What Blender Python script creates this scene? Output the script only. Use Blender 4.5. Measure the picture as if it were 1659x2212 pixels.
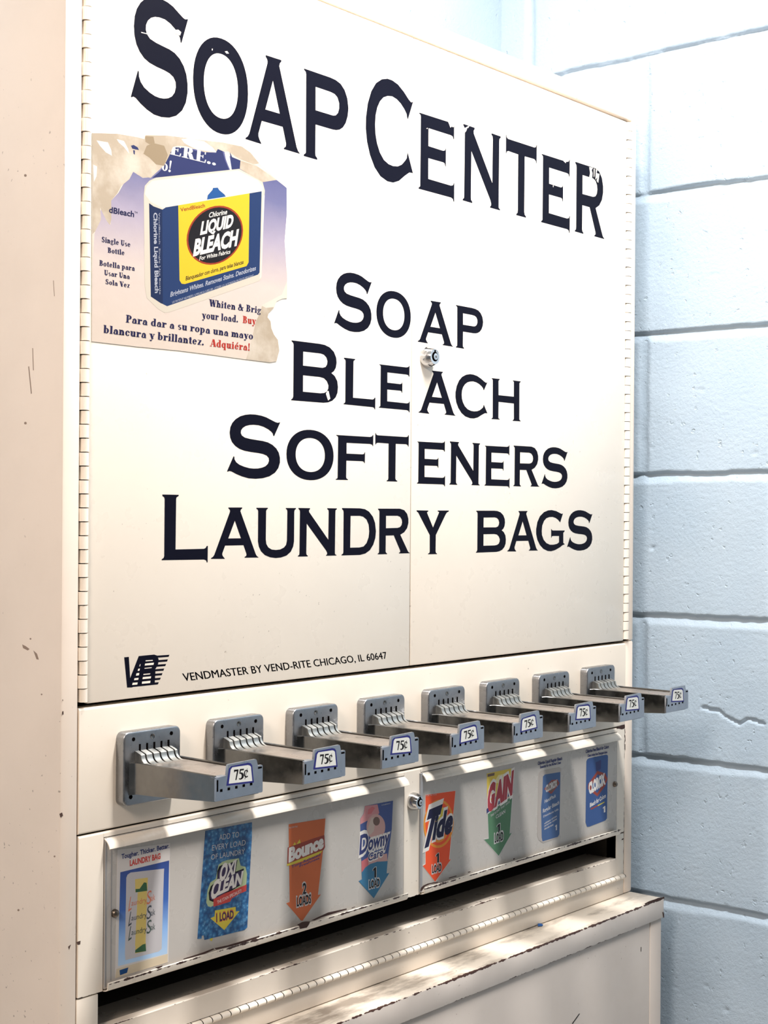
import bpy, bmesh, math, random
from mathutils import Vector, Matrix, noise
from mathutils.geometry import tessellate_polygon, delaunay_2d_cdt
R = math.radians
random.seed(7)
scene = bpy.context.scene
for o in list(bpy.data.objects):
    bpy.data.objects.remove(o)
COL = scene.collection

# =====================================================================  camera
FLOOR = -1.20
yaw, pitch, roll, focal = 0.69986, 0.00033, 0.0067, 3227.2
fw = Vector((math.cos(yaw)*math.cos(pitch), math.sin(yaw)*math.cos(pitch), math.sin(pitch)))
rt = Vector((math.sin(yaw), -math.cos(yaw), 0)); up = rt.cross(fw)
r2 = rt*math.cos(roll) + up*math.sin(roll); u2 = up*math.cos(roll) - rt*math.sin(roll)
cd = bpy.data.cameras.new('camera'); cam = bpy.data.objects.new('camera', cd); COL.objects.link(cam)
M3 = Matrix((r2, u2, -fw)).transposed()
cam.matrix_world = Matrix.Translation((-0.86198, -1.08703, 0.16294)) @ M3.to_4x4()
cd.sensor_fit = 'VERTICAL'; cd.sensor_height = 24.0; cd.sensor_width = 18.0
cd.lens = focal/2212*24.0; cd.clip_start = 0.05; cd.clip_end = 60
scene.camera = cam

# =====================================================================  light
scene.view_settings.view_transform = 'Standard'; scene.view_settings.look = 'None'
scene.view_settings.gamma = 1.0; scene.view_settings.use_curve_mapping = False
scene.view_settings.exposure = 0.08
w = bpy.data.worlds.new('room_air'); scene.world = w; w.use_nodes = True
w.node_tree.nodes['Background'].inputs[0].default_value = (0.93, 0.97, 1.0, 1)
w.node_tree.nodes['Background'].inputs[1].default_value = 0.15
def area(name, loc, aim, sx, sy, power, col):
    l = bpy.data.lights.new(name, 'AREA'); l.shape = 'RECTANGLE'; l.size = sx; l.size_y = sy; l.energy = power; l.color = col
    o = bpy.data.objects.new(name, l); COL.objects.link(o); o.location = loc
    o.rotation_euler = (Vector(aim)-Vector(loc)).to_track_quat('-Z', 'Y').to_euler(); return o
# fluorescent ceiling fixture right over the front of the machine, plus a warm fill added at the left for the side panel and wall
area('ceiling_tube_light', (0.35, -0.56, 1.41), (0.35, -0.56, 0), 0.16, 0.85, 53, (1.0, 0.975, 0.95))
area('left_fill_light', (-1.75, -0.75, 1.38), (-0.2, -0.1, 0.0), 0.5, 1.0, 60, (1.0, 0.85, 0.74))

# =====================================================================  materials
MATS = {}
def srgb(c):
    return tuple((x/255/12.92 if x/255 <= .04045 else ((x/255+.055)/1.055)**2.4) for x in c) + (1,)
def mat(name, rgb, rough=.5, metal=0.0, spec=.5, coat=0.0):
    if name in MATS: return MATS[name]
    m = bpy.data.materials.new(name); m.use_nodes = True
    b = m.node_tree.nodes['Principled BSDF']
    b.inputs['Base Color'].default_value = srgb(rgb); b.inputs['Roughness'].default_value = rough
    b.inputs['Metallic'].default_value = metal; b.inputs['Specular IOR Level'].default_value = spec
    b.inputs['Coat Weight'].default_value = coat
    MATS[name] = m; return m
class NT:
    def __init__(s, m): s.t = m.node_tree; s.b = s.t.nodes['Principled BSDF']
    def n(s, typ, **kw):
        x = s.t.nodes.new(typ)
        for k, v in kw.items(): setattr(x, k, v)
        return x
    def l(s, a, b): s.t.links.new(a, b)
    def coord(s): return s.n('ShaderNodeTexCoord').outputs['Object']
    def noise(s, vec, scale, detail=4, rough=.55, sc=None):
        if sc:
            mp = s.n('ShaderNodeMapping'); mp.inputs['Scale'].default_value = sc; s.l(vec, mp.inputs['Vector']); vec = mp.outputs[0]
        x = s.n('ShaderNodeTexNoise'); x.inputs['Scale'].default_value = scale; x.inputs['Detail'].default_value = detail
        x.inputs['Roughness'].default_value = rough; s.l(vec, x.inputs['Vector']); return x.outputs['Fac']
    def ramp(s, fac, stops):
        x = s.n('ShaderNodeValToRGB'); e = x.color_ramp.elements
        while len(e) < len(stops): e.new(.5)
        for el, (pos, c) in zip(e, stops): el.position = pos; el.color = c
        s.l(fac, x.inputs[0]); return x.outputs[0]
    def math(s, op, a, b=None):
        x = s.n('ShaderNodeMath', operation=op)
        for i, v in enumerate((a, b)):
            if v is None: continue
            if isinstance(v, (int, float)): x.inputs[i].default_value = v
            else: s.l(v, x.inputs[i])
        return x.outputs[0]
    def mix(s, fac, a, b):
        x = s.n('ShaderNodeMix', data_type='RGBA')
        for i, v in ((0, fac), (6, a), (7, b)):
            if isinstance(v, (int, float)): x.inputs[i].default_value = v
            elif isinstance(v, tuple): x.inputs[i].default_value = v
            else: s.l(v, x.inputs[i])
        return x.outputs[2]
    def bump(s, h, strength, dist=.001):
        x = s.n('ShaderNodeBump'); x.inputs['Strength'].default_value = strength; x.inputs['Distance'].default_value = dist
        s.l(h, x.inputs['Height']); s.l(x.outputs[0], s.b.inputs['Normal'])
W1 = (1, 1, 1, 1); K1 = (0, 0, 0, 1)
RUST = srgb((62, 36, 28))

def enamel(name, rgb, dirt=.35, rough=.32, rust=None, speck=True, smudge=None):
    """cream sheet-metal enamel; rust = list of (axis, centre, half_width, threshold)"""
    m = mat(name, rgb, rough); t = NT(m); v = t.coord()
    base = srgb(rgb); dk = tuple(x*.80 for x in base[:3]) + (1,)
    f = t.noise(v, 9, 5, .6)
    c = t.mix(t.ramp(f, [(.42, K1), (.75, (dirt, dirt, dirt, 1))]), base, dk)
    if speck:
        s = t.noise(v, 210, 2, .5); s2 = t.noise(v, 7, 2)
        fac = t.math('MULTIPLY', t.ramp(s, [(.70, K1), (.74, W1)]), t.ramp(s2, [(.52, K1), (.62, W1)]))
        c = t.mix(t.math('MULTIPLY', fac, .6), c, srgb((120, 100, 88)))
    if smudge:
        g = t.noise(v, smudge[0], 6, .65, sc=smudge[2])
        c = t.mix(t.ramp(g, [(smudge[1], K1), (smudge[1]+.16, (.75, .75, .75, 1))]), c, srgb((112, 98, 84)))
    if rust:
        sep = t.n('ShaderNodeSeparateXYZ'); t.l(v, sep.inputs[0])
        for ax, cen, hw, thr in rust:
            d = t.math('ABSOLUTE', t.math('SUBTRACT', sep.outputs[ax], cen))
            k = t.math('SUBTRACT', 1.0, t.math('DIVIDE', d, hw))       # 1 on the edge, 0 at hw
            nn = t.math('ADD', t.noise(v, 120, 4, .6), t.math('MULTIPLY', t.noise(v, 14, 2), .8))
            sc = t.math('ADD', nn, t.math('MULTIPLY', k, .55))
            on = t.math('MULTIPLY', t.math('GREATER_THAN', sc, thr), t.math('GREATER_THAN', k, 0.0))
            c = t.mix(on, c, RUST)
    t.l(c, t.b.inputs['Base Color'])
    t.l(t.ramp(t.noise(v, 30, 4), [(.3, (rough*.8,)*3+(1,)), (.7, (rough*1.25,)*3+(1,))]), t.b.inputs['Roughness'])
    t.bump(t.noise(v, 160, 2), .04, .0006)
    return m
CREAM = (246, 235, 220)
M_door = enamel('door_enamel', CREAM, .14, .30)
M_body = enamel('body_enamel', (238, 222, 206), .3, .38)
M_band = enamel('panel_enamel', (235, 223, 207), .22, .33)
M_frame = enamel('frame_enamel', (233, 222, 207), .3, .36, rust=[(2, -.2815, .0035, 1.42), (0, .9546, .0016, 1.36)])
M_lipm = enamel('lip_enamel', (234, 224, 210), .3, .3, rust=[(2, -.2745, .0030, 1.36)])
M_sill = enamel('sill_enamel', (230, 218, 203), .4, .36, rust=[(2, -.3158, .0014, 1.48)])
M_shelf = enamel('shelf_enamel', (228, 216, 200), .4, .42, rust=[(1, -.0512, .0045, 1.33)], smudge=(9, .45, (1, 3.2, 1)))
M_apron = enamel('apron_enamel', (210, 200, 191), .4, .42, rust=[(2, -.3685, .0034, 1.10), (2, -.396, .003, 1.42)])
M_base = enamel('base_enamel', (198, 188, 179), .4, .45)
M_hinge = enamel('hinge_enamel', (238, 227, 212), .3, .3, speck=False)
M_deep = mat('chute_baked_shade', (58, 52, 46), .5)  # shade deep inside the chute, put into the colour
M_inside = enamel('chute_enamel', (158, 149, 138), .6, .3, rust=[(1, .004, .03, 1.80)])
M_void = mat('dark_gap', (8, 6, 6), .95, 0, 0.0)
M_sheet = enamel('plastic_sheet', (190, 184, 177), .25, .28, speck=False)
M_strip = mat('sheet_edge', (150, 150, 152), .3)
M_navy = mat('navy_paint', (8, 8, 24), .55, 0, .08)
M_rust = mat('rust', (58, 34, 28), .8)
M_chip = mat('chip', (236, 224, 210), .4)

def metal(name, rgb, rough, amt=.35, dust=0):
    m = mat(name, rgb, rough, 1.0); t = NT(m); v = t.coord()
    f = t.noise(v, 55, 6, .65)
    c = t.mix(t.ramp(f, [(.35, K1), (.75, (amt,)*3+(1,))]), srgb(rgb), tuple(x*.45 for x in srgb(rgb)[:3])+(1,))
    if dust:
        g = t.noise(v, 32, 5, .6)
        d = t.ramp(g, [(.35, K1), (.62, (dust,)*3+(1,))])
        c = t.mix(d, c, srgb((118, 106, 97))); t.l(t.math('SUBTRACT', 1.0, d), t.b.inputs['Metallic'])
    t.l(c, t.b.inputs['Base Color'])
    t.l(t.ramp(t.noise(v, 90, 4), [(.3, (rough*.7,)*3+(1,)), (.7, (rough*1.4,)*3+(1,))]), t.b.inputs['Roughness'])
    t.bump(t.noise(v, 300, 2), .08, .0003)
    return m
M_plate = metal('worn_zinc', (158, 159, 162), .30)
M_tray = metal('tray_steel', (134, 133, 131), .2, .35)
M_bar = metal('slide_bar_steel', (176, 166, 156), .34, .4, .9)
M_cradle = metal('cradle_zinc', (186, 184, 178), .42, .3)
M_pplate = metal('price_plate_steel', (176, 180, 188), .36, .25)
M_chrome = metal('lock_chrome', (205, 205, 206), .12, .1)
M_knob = metal('rivet_steel', (120, 110, 100), .3, .3)

PAL = dict(print_white=(246, 240, 232), print_navy=(52, 58, 108), bottle_white=(245, 236, 222), bottle_shade=(232, 219, 200),
  label_deep=(28, 44, 84), label_blue=(36, 60, 108), cap_blue=(38, 92, 158), label_yellow=(248, 206, 44), ring_red=(168, 62, 30), ring_black=(16, 11, 14),
  print_pale=(190, 192, 204), print_ink=(32, 30, 78), print_red=(200, 54, 40), poster_stain=(172, 150, 120),
  card_paper=(214, 208, 204), card_tape=(212, 196, 168), bag_grey=(192, 188, 190), bag_yellow=(212, 188, 104), bag_green=(42, 92, 56),
  script_red=(208, 118, 88), script_dark=(62, 70, 82), script_green=(60, 80, 74), card_navy=(44, 54, 112), card_red=(198, 64, 56),
  card_yellow=(216, 196, 62), card_grey=(204, 200, 198), glow_pale=(180, 196, 150), card_purple=(52, 34, 76), card_white=(232, 226, 220), card_orange=(206, 104, 54),
  card_maroon=(150, 58, 44), downy_blue=(62, 82, 140), card_pink=(206, 140, 142), card_rose=(208, 112, 116), card_skin=(206, 162, 156), card_beige=(204, 184, 172), card_brown=(112, 86, 76),
  downy_teal=(52, 118, 156), tide_orange=(242, 88, 50), tide_ring=(236, 150, 58), tide_orange2=(242, 100, 54), tide_navy=(34, 34, 66),
  gain_yellow=(222, 194, 74), gain_cream=(236, 222, 160), gain_green=(76, 122, 88), gain_red=(170, 50, 62), pouch_grey=(176, 168, 162), card_blue=(60, 92, 140), card_blue2=(46, 82, 140),
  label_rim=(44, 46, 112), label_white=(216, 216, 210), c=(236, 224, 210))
POSTER = 'print_white print_navy bottle_white bottle_shade label_deep label_blue cap_blue label_yellow ring_red print_pale print_ink print_red poster_stain'.split()
def albedo(c, f, haze=0.0):  # haze bakes the reflected veil of clear plastic into the colour
    out = []
    for x in c:
        v = min(.86, srgb((x, x, x))[0]*f); v += haze; out.append(255*(1.055*v**(1/2.4)-.055) if v > .0031308 else 255*12.92*v)
    return tuple(out)
for k, v in PAL.items():
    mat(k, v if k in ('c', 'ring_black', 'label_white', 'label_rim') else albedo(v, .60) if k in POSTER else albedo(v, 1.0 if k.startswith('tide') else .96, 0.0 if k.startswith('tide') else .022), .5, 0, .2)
def paper_mat(name, rgb, dark, scale, lo=.4, hi=.7):
    m = mat(name, rgb, .6); t = NT(m); v = t.coord()
    t.l(t.mix(t.ramp(t.noise(v, scale, 5, .6), [(lo, K1), (hi, W1)]), srgb(rgb), srgb(dark)), t.b.inputs['Base Color'])
    t.bump(t.noise(v, 60, 4), .25, .001)
paper_mat('poster_paper', albedo((240, 226, 208), .64), albedo((232, 214, 194), .64), 30)
paper_mat('poster_tan', albedo((200, 180, 154), .60), albedo((232, 216, 196), .62), 26, .45, .72)
def fade(name, z0, z1, stops, rough=.45, f_=1.0):
    stops = [(p, albedo(c, f_)) for p, c in stops]
    m = mat(name, stops[0][1], rough); t = NT(m); v = t.coord()
    sep = t.n('ShaderNodeSeparateXYZ'); t.l(v, sep.inputs[0])
    f = t.math('DIVIDE', t.math('SUBTRACT', sep.outputs[2], z0), z1-z0)
    f = t.math('ADD', f, t.math('MULTIPLY', t.math('SUBTRACT', t.noise(v, 40, 3), .5), .06))
    t.l(t.ramp(f, [(p, srgb(c)) for p, c in stops]), t.b.inputs['Base Color'])
    t.bump(t.noise(v, 45, 4), .3, .001)
# the printed colour wash of the poster (ink, from violet blue down to bare paper) and of the laundry bag card
fade('poster_sky', .325, .515, [(0.0, (236, 216, 198)), (.36, (232, 212, 200)), (.62, (186, 172, 190)), (.84, (118, 116, 158)), (1.0, (92, 92, 142))], f_=.64)
fade('card_blue_fade', -.268, -.165, [(0.0, (160, 184, 212)), (.28, (120, 156, 202)), (.55, (48, 84, 152)), (1.0, (36, 52, 112))], f_=1.4)
def bubbles():
    m = mat('bubble_blue', (36, 98, 150), .4); t = NT(m); v = t.coord()
    vo = t.n('ShaderNodeTexVoronoi'); vo.inputs['Scale'].default_value = 190; t.l(v, vo.inputs['Vector'])
    a = t.ramp(vo.outputs['Distance'], [(0.0, srgb((150, 196, 222))), (.16, srgb((60, 126, 176))), (.45, srgb((34, 92, 146))), (.75, srgb((24, 68, 116)))])
    b = t.ramp(t.noise(v, 120, 4, .7), [(.5, K1), (.72, (.7, .7, .7, 1))])
    t.l(t.mix(b, a, srgb((110, 166, 204))), t.b.inputs['Base Color'])
bubbles()

# =====================================================================  building helpers
def link(name, me, parent=None, mats=()):
    o = bpy.data.objects.new(name, me); COL.objects.link(o)
    for m in mats: me.materials.append(m)
    if parent: o.parent = parent
    return o
def thing(name, label, cat, group=None, loc=(0, 0, 0)):
    o = bpy.data.objects.new(name, None); COL.objects.link(o); o.location = loc; o.empty_display_size = .05
    o['label'] = label; o['category'] = cat
    if group: o['group'] = group
    return o
def tag(o, label, cat, group=None):
    o['label'] = label; o['category'] = cat
    if group: o['group'] = group
    return o
class MB:
    """collects shapes, then becomes ONE mesh object"""
    def __init__(s): s.v = []; s.f = []; s.mi = []; s.mats = []; s.sm = []
    def m(s, m):
        if isinstance(m, str): m = MATS[m]
        if m not in s.mats: s.mats.append(m)
        return s.mats.index(m)
    def add(s, vs, fs, m, smooth=False):
        k = len(s.v); i = s.m(m); s.v += [tuple(v) for v in vs]
        for f in fs: s.f.append([a+k for a in f]); s.mi.append(i); s.sm.append(smooth)
    def box(s, x0, x1, y0, y1, z0, z1, m, bev=0.0, seg=2):
        bm = bmesh.new(); bmesh.ops.create_cube(bm, size=1)
        for v in bm.verts: v.co = Vector(((x0+x1)/2+v.co.x*(x1-x0), (y0+y1)/2+v.co.y*(y1-y0), (z0+z1)/2+v.co.z*(z1-z0)))
        if bev: bmesh.ops.bevel(bm, geom=bm.edges[:], offset=bev, segments=seg, profile=.5, affect='EDGES', clamp_overlap=True)
        s.bm(bm, m, bool(bev))
    def bm(s, bm, m, smooth=False):
        bm.verts.index_update(); s.add([v.co for v in bm.verts], [[v.index for v in f.verts] for f in bm.faces], m, smooth); bm.free()
    def poly(s, loops, y, m, thick=0.0):
        """flat polygon (with holes) in the X-Z plane, facing -Y"""
        vs = [Vector((a, b, 0)) for l in loops for a, b in l]
        tris = tessellate_polygon([[Vector((a, b, 0)) for a, b in l] for l in loops])
        fs = []
        for t in tris:
            a, b, c = t
            n = (vs[b]-vs[a]).cross(vs[c]-vs[a]).z
            fs.append((a, b, c) if n > 0 else (a, c, b))
        s.add([(v.x, y, v.y) for v in vs], fs, m)
        if thick:
            k = 0; n = len(vs); sv = [(v.x, y, v.y) for v in vs] + [(v.x, y+thick, v.y) for v in vs]; sf = []
            for l in loops:
                for i in range(len(l)): j = (i+1) % len(l); sf.append((k+i, k+j, n+k+j, n+k+i))
                k += len(l)
            s.add(sv, sf, m)
    def extrude_x(s, prof, x0, x1, m, smooth=False, cap=True, closed=True):
        """profile of (y, z) points swept along X"""
        n = len(prof); vs = [(x0, a, b) for a, b in prof] + [(x1, a, b) for a, b in prof]
        rng = range(n) if closed else range(n-1)
        s.add(vs, [(i, (i+1) % n, n+(i+1) % n, n+i) for i in rng], m, smooth)
        if cap and closed: s.add(vs, [list(range(n)), [n+i for i in reversed(range(n))]], m)
    def lathe(s, c, prof, m, seg=32, smooth=True):
        """profile of (radius, y offset) turned round the Y axis through c"""
        vs = []; fs = []
        for r, dy in prof:
            for i in range(seg): a = 2*math.pi*i/seg; vs.append((c[0]+r*math.cos(a), c[1]+dy, c[2]+r*math.sin(a)))
        for k in range(len(prof)-1):
            for i in range(seg): j = (i+1) % seg; fs.append((k*seg+i, k*seg+j, (k+1)*seg+j, (k+1)*seg+i))
        s.add(vs, fs, m, smooth)
        s.add(vs[-seg:], [list(range(seg))], m)
    def build(s, name, parent=None):
        me = bpy.data.meshes.new(name); me.from_pydata(s.v, [], s.f); me.update()
        for mm in s.mats: me.materials.append(mm)
        me.polygons.foreach_set('material_index', s.mi); me.polygons.foreach_set('use_smooth', s.sm)
        b = bmesh.new(); b.from_mesh(me)
        bmesh.ops.remove_doubles(b, verts=b.verts[:], dist=1e-7); b.normal_update(); b.to_mesh(me); b.free()
        try: me.set_sharp_from_angle(angle=R(38))
        except Exception: pass
        o = bpy.data.objects.new(name, me); COL.objects.link(o)
        if parent: o.parent = parent
        return o

# ---------------------------------------------------------------------  lettering
CACHE = {}
def font_tris(body, bold):
    """outline letters of the built-in font: triangles in units where 1 = cap height, x from 0 to 1 over the ink"""
    key = (body, bold)
    if key in CACHE: return CACHE[key]
    def raw(b):
        c = bpy.data.curves.new('t', 'FONT'); c.body = b; c.size = 1; c.offset = bold; c.resolution_u = 3; c.fill_mode = 'FRONT'
        o = bpy.data.objects.new('t', c); COL.objects.link(o)
        bpy.context.view_layer.update()
        me = bpy.data.meshes.new_from_object(o.evaluated_get(bpy.context.evaluated_depsgraph_get()))
        vs = [(v.co.x, v.co.y) for v in me.vertices]; fs = [tuple(p.vertices) for p in me.polygons]
        bpy.data.objects.remove(o); bpy.data.curves.remove(c); bpy.data.meshes.remove(me); return vs, fs
    if 'H' not in CACHE:
        h, _ = raw_h = raw('H') if bold == 0 else (None, None)
        if h is None:
            c0 = font_tris('H', 0.0)
        else: CACHE['H'] = max(y for _, y in h)
    cap = CACHE.get('H', .73)
    vs, fs = raw(body)
    x0 = min(x for x, _ in vs); x1 = max(x for x, _ in vs)
    if bold:
        v2, f2 = union(vs, fs)
        if f2 and _area(v2, f2) <= _area(vs, fs)*1.001: vs, fs = v2, f2
    CACHE[key] = ([((x-x0)/(x1-x0), y/cap) for x, y in vs], fs, (x1-x0)/cap)
    return CACHE[key]

def union(vs, fs):
    """merge overlapping flat pieces into one non-overlapping set of triangles"""
    F = []
    for f in fs:
        a = sum(vs[f[i]][0]*vs[f[(i+1) % len(f)]][1]-vs[f[(i+1) % len(f)]][0]*vs[f[i]][1] for i in range(len(f)))
        if abs(a) > 1e-9: F.append(list(f) if a > 0 else list(reversed(f)))
    r = delaunay_2d_cdt([Vector(v) for v in vs], [], F, 0, 1e-6)
    return [(v.x, v.y) for v in r[0]], [tuple(f) for f, o in zip(r[2], r[5]) if o]
# a small high-contrast serif face (thick stems, hairline serifs), drawn as strips; 1 = cap height
def _ring(cx, cy, rx, ry, wx, wy, a0=0, a1=360, n=22):
    out = []
    for i in range(n+1):
        a = R(a0+(a1-a0)*i/n); c, s_ = math.cos(a), math.sin(a)
        out.append(((cx+rx*c, cy+ry*s_), (cx+(rx-wx*1.14)*c, cy+(ry-wy*1.35)*s_)))
    return [[out[i][0], out[i+1][0], out[i+1][1], out[i][1]] for i in range(n)]
def _st(x, y0, y1, w=.22): return [[(x, y0), (x+w, y0), (x+w, y1), (x, y1)]]
def _sf(x0, x1, y, t=.065): return [[(x0, y), (x1, y), (x1, y+t), (x0, y+t)]]
def _ln(x0, y0, x1, y1, w):
    w = w*1.12+.012; return [[(x0, y0), (x0+w, y0), (x1+w, y1), (x1, y1)]]
def _dot(x, y, r=.1): return [[(x+r*math.cos(R(a)), y+r*math.sin(R(a))) for a in range(0, 360, 30)]]
XH = .66
SER = {
 'a': (_st(.33, 0, .45)+_ring(.31, .43, .21, .23, .17, .05, 0, 165)+_dot(.15, .48, .085)+_ring(.22, .19, .19, .2, .15, .05, 60, 330)+_sf(.33, .6, 0), .62),
 'b': (_st(.05, 0, 1)+_sf(-.02, .2, .95)+_ring(.32, .33, .28, .34, .18, .05, -150, 150), .66),
 'c': (_ring(.3, .33, .27, .34, .18, .05, 40, 330)+_dot(.46, .48, .09), .58),
 'd': (_st(.36, 0, 1)+_sf(.28, .5, .95)+_sf(.4, .62, 0)+_ring(.29, .33, .27, .34, .18, .05, 30, 330), .66),
 'e': (_ring(.3, .33, .27, .34, .18, .05, 0, 325)+_sf(.1, .56, .32), .61),
 'g': (_ring(.26, .44, .23, .23, .15, .05)+_ring(.28, -.08, .27, .17, .12, .06)+_dot(.52, .6, .075)+_ln(.1, .1, .16, .26, .08), .6),
 'i': (_st(.07, 0, XH)+_dot(.17, .87, .11)+_sf(-.01, .35, 0)+_sf(-.01, .2, XH-.05), .36),
 'l': (_st(.07, 0, 1)+_sf(-.01, .35, 0)+_sf(-.01, .2, .95), .36),
 'm': (_st(.06, 0, XH)+_st(.37, 0, .45)+_st(.7, 0, .45)+_ring(.36, .43, .2, .24, .19, .07, 0, 150)+_ring(.68, .43, .21, .24, .19, .07, 0, 150)+_sf(-.02, .32, 0)+_sf(.32, .62, 0)+_sf(.64, .97, 0)+_sf(-.02, .15, XH-.05), .99),
 'n': (_st(.06, 0, XH)+_st(.37, 0, .45)+_ring(.35, .43, .21, .24, .19, .07, 0, 150)+_sf(-.02, .32, 0)+_sf(.3, .63, 0)+_sf(-.02, .15, XH-.05), .66),
 'o': (_ring(.31, .33, .29, .34, .18, .05), .63),
 'p': (_st(.05, -.3, XH)+_sf(-.03, .32, -.3)+_sf(-.02, .15, XH-.05)+_ring(.32, .33, .28, .34, .18, .05, -150, 150), .66),
 'r': (_st(.06, 0, XH)+_sf(-.02, .36, 0)+_sf(-.02, .15, XH-.05)+_ring(.4, .4, .2, .25, .1, .07, 60, 170)+_dot(.45, .54, .1), .54),
 's': (_ring(.24, .48, .19, .18, .13, .06, 30, 250)+_ring(.26, .18, .2, .19, .13, .06, -150, 70)+_ln(.33, .2, .06, .44, .12), .5),
 't': (_st(.1, .06, .88)+_sf(-.02, .38, XH-.05)+_ring(.3, .13, .2, .14, .1, .05, 180, 320), .42),
 'u': (_st(.06, .2, XH)+_st(.37, 0, XH)+_ring(.27, .2, .21, .21, .19, .07, 180, 330)+_sf(-.02, .2, XH-.05)+_sf(.3, .5, XH-.05)+_sf(.42, .64, 0), .67),
 'v': (_ln(.22, 0, .02, XH, .2)+_ln(.28, 0, .48, XH, .06)+_sf(-.05, .3, XH-.05)+_sf(.4, .62, XH-.05), .6),
 'w': (_ln(.18, 0, .02, XH, .19)+_ln(.24, 0, .4, XH, .06)+_ln(.52, 0, .36, XH, .19)+_ln(.58, 0, .74, XH, .06)+_sf(-.05, .3, XH-.05)+_sf(.64, .86, XH-.05), .85),
 'y': (_ln(.24, 0, .03, XH, .2)+_ln(.18, -.3, .48, XH, .06)+_sf(-.05, .3, XH-.05)+_sf(.4, .62, XH-.05)+_dot(.12, -.22, .09), .6),
 'z': (_sf(.04, .5, XH-.06, .06)+_sf(.04, .52, 0, .06)+_ln(.03, .03, .3, XH-.03, .2), .54),
 'S': (_ring(.31, .74, .25, .27, .17, .06, 30, 250)+_ring(.33, .27, .27, .28, .17, .06, -155, 70)+_ln(.42, .28, .1, .7, .16)+_st(.5, .68, .98, .05)+_st(.05, .02, .34, .05), .66),
 'U': (_st(.1, .3, 1, .22)+_ln(.58, .3, .58, 1, .06)+_ring(.37, .3, .27, .31, .2, .07, 180, 360)+_sf(0, .42, .95)+_sf(.48, .75, .95), .78),
 'B': (_st(.1, 0, 1, .22)+_ring(.35, .75, .27, .25, .2, .05, -90, 90)+_ring(.38, .26, .3, .27, .2, .05, -90, 90)+_sf(0, .4, 0)+_sf(0, .38, .95)+_sf(.2, .4, .49), .74),
 'V': (_ln(.3, 0, .05, 1, .24)+_ln(.38, 0, .62, 1, .06)+_sf(-.04, .38, .95)+_sf(.52, .78, .95), .74),
 'W': (_ln(.26, 0, .05, 1, .23)+_ln(.34, 0, .52, 1, .06)+_ln(.66, 0, .44, 1, .23)+_ln(.74, 0, .94, 1, .06)+_sf(-.04, .38, .95)+_sf(.84, 1.1, .95), 1.06),
 'P': (_st(.1, 0, 1, .22)+_ring(.36, .72, .3, .28, .2, .05, -90, 90)+_sf(0, .42, 0)+_sf(0, .38, .95)+_sf(.2, .38, .44), .68),
 'A': (_ln(.06, 0, .33, 1, .06)+_ln(.52, 0, .3, 1, .22)+_sf(-.04, .24, 0)+_sf(.44, .82, 0)+_sf(.16, .56, .3), .8),
 'E': (_st(.1, 0, 1, .22)+_sf(0, .66, 0)+_sf(0, .64, .95)+_sf(.2, .48, .48)+_ln(.6, 0, .64, .28, .05)+_ln(.58, .72, .58, 1, .05)+_st(.46, .36, .64, .05), .72),
 'R': (_st(.1, 0, 1, .22)+_ring(.36, .74, .28, .26, .2, .05, -90, 90)+_sf(0, .42, 0)+_sf(0, .38, .95)+_sf(.2, .4, .48)+_ln(.5, 0, .34, .5, .22)+_sf(.48, .8, 0), .78),
 '&': (_ring(.3, .76, .18, .24, .12, .06)+_ring(.3, .26, .28, .28, .17, .06, 60, 340)+_ln(.58, 0, .2, .8, .2)+_ln(.5, .15, .72, .5, .06)+_sf(.6, .86, .47), .86),
 '.': (_dot(.13, .1, .12), .3), '!': (_dot(.15, .1, .12)+[[(.06, .98), (.25, .98), (.19, .28), (.12, .28)]]+_dot(.155, .95, .1), .34), ' ': ([], .3),
}
SER['h'] = (_st(.06, 0, 1)+_st(.37, 0, .45)+_ring(.35, .43, .21, .24, .19, .07, 0, 150)+_sf(-.02, .32, 0)+_sf(.3, .63, 0)+_sf(-.02, .15, .95), .66)
SER['q'] = (_st(.36, -.3, XH)+_sf(.3, .62, -.3)+_ring(.29, .33, .27, .34, .18, .05, 30, 330), .66)
SER['é'] = (SER['e'][0]+_ln(.24, .76, .36, .98, .12), SER['e'][1])
def _area(vs, fs):
    return sum(abs(sum(vs[f[i]][0]*vs[f[(i+1) % len(f)]][1]-vs[f[(i+1) % len(f)]][0]*vs[f[i]][1] for i in range(len(f))))/2 for f in fs)
def serif_glyph(ch):
    if ('g', ch) not in CACHE:
        vs = []; fs = []
        for p in SER[ch][0]:
            k = len(vs); vs += p; fs.append(tuple(range(k, k+len(p))))
        if fs:
            v2, f2 = union(vs, fs)
            if f2 and _area(v2, f2) <= _area(vs, fs)*1.001: vs, fs = v2, f2
        CACHE['g', ch] = (vs, fs)
    return CACHE['g', ch]
def serif_tris(body):
    vs = []; fs = []; x = 0
    for ch in body:
        gv, gf = serif_glyph(ch); k = len(vs)
        vs += [(x+a, b) for a, b in gv]; fs += [tuple(k+i for i in f) for f in gf]
        x += SER[ch][1]+.035
    a0 = min(a for a, _ in vs); a1 = max(a for a, _ in vs)
    return [((a-a0)/(a1-a0), b) for a, b in vs], fs, 1
def put_text(mb, m, body, BL, BR, TL, y, bold=0.0, font='s'):
    vs, fs, _ = serif_tris(body) if font == 'b' else font_tris(body, bold)
    ux, uz = BR[0]-BL[0], BR[1]-BL[1]; vx, vz = TL[0]-BL[0], TL[1]-BL[1]
    P = [(BL[0]+a*ux+b*vx, y, BL[1]+a*uz+b*vz) for a, b in vs]
    F = []
    for f in fs:
        a, b, c = (P[f[0]], P[f[1]], P[f[2]])
        n = (b[0]-a[0])*(c[2]-a[2])-(b[2]-a[2])*(c[0]-a[0])
        F.append(tuple(f) if n > 0 else tuple(reversed(f)))
    mb.add(P, F, m)
LIFT = .000004
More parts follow.
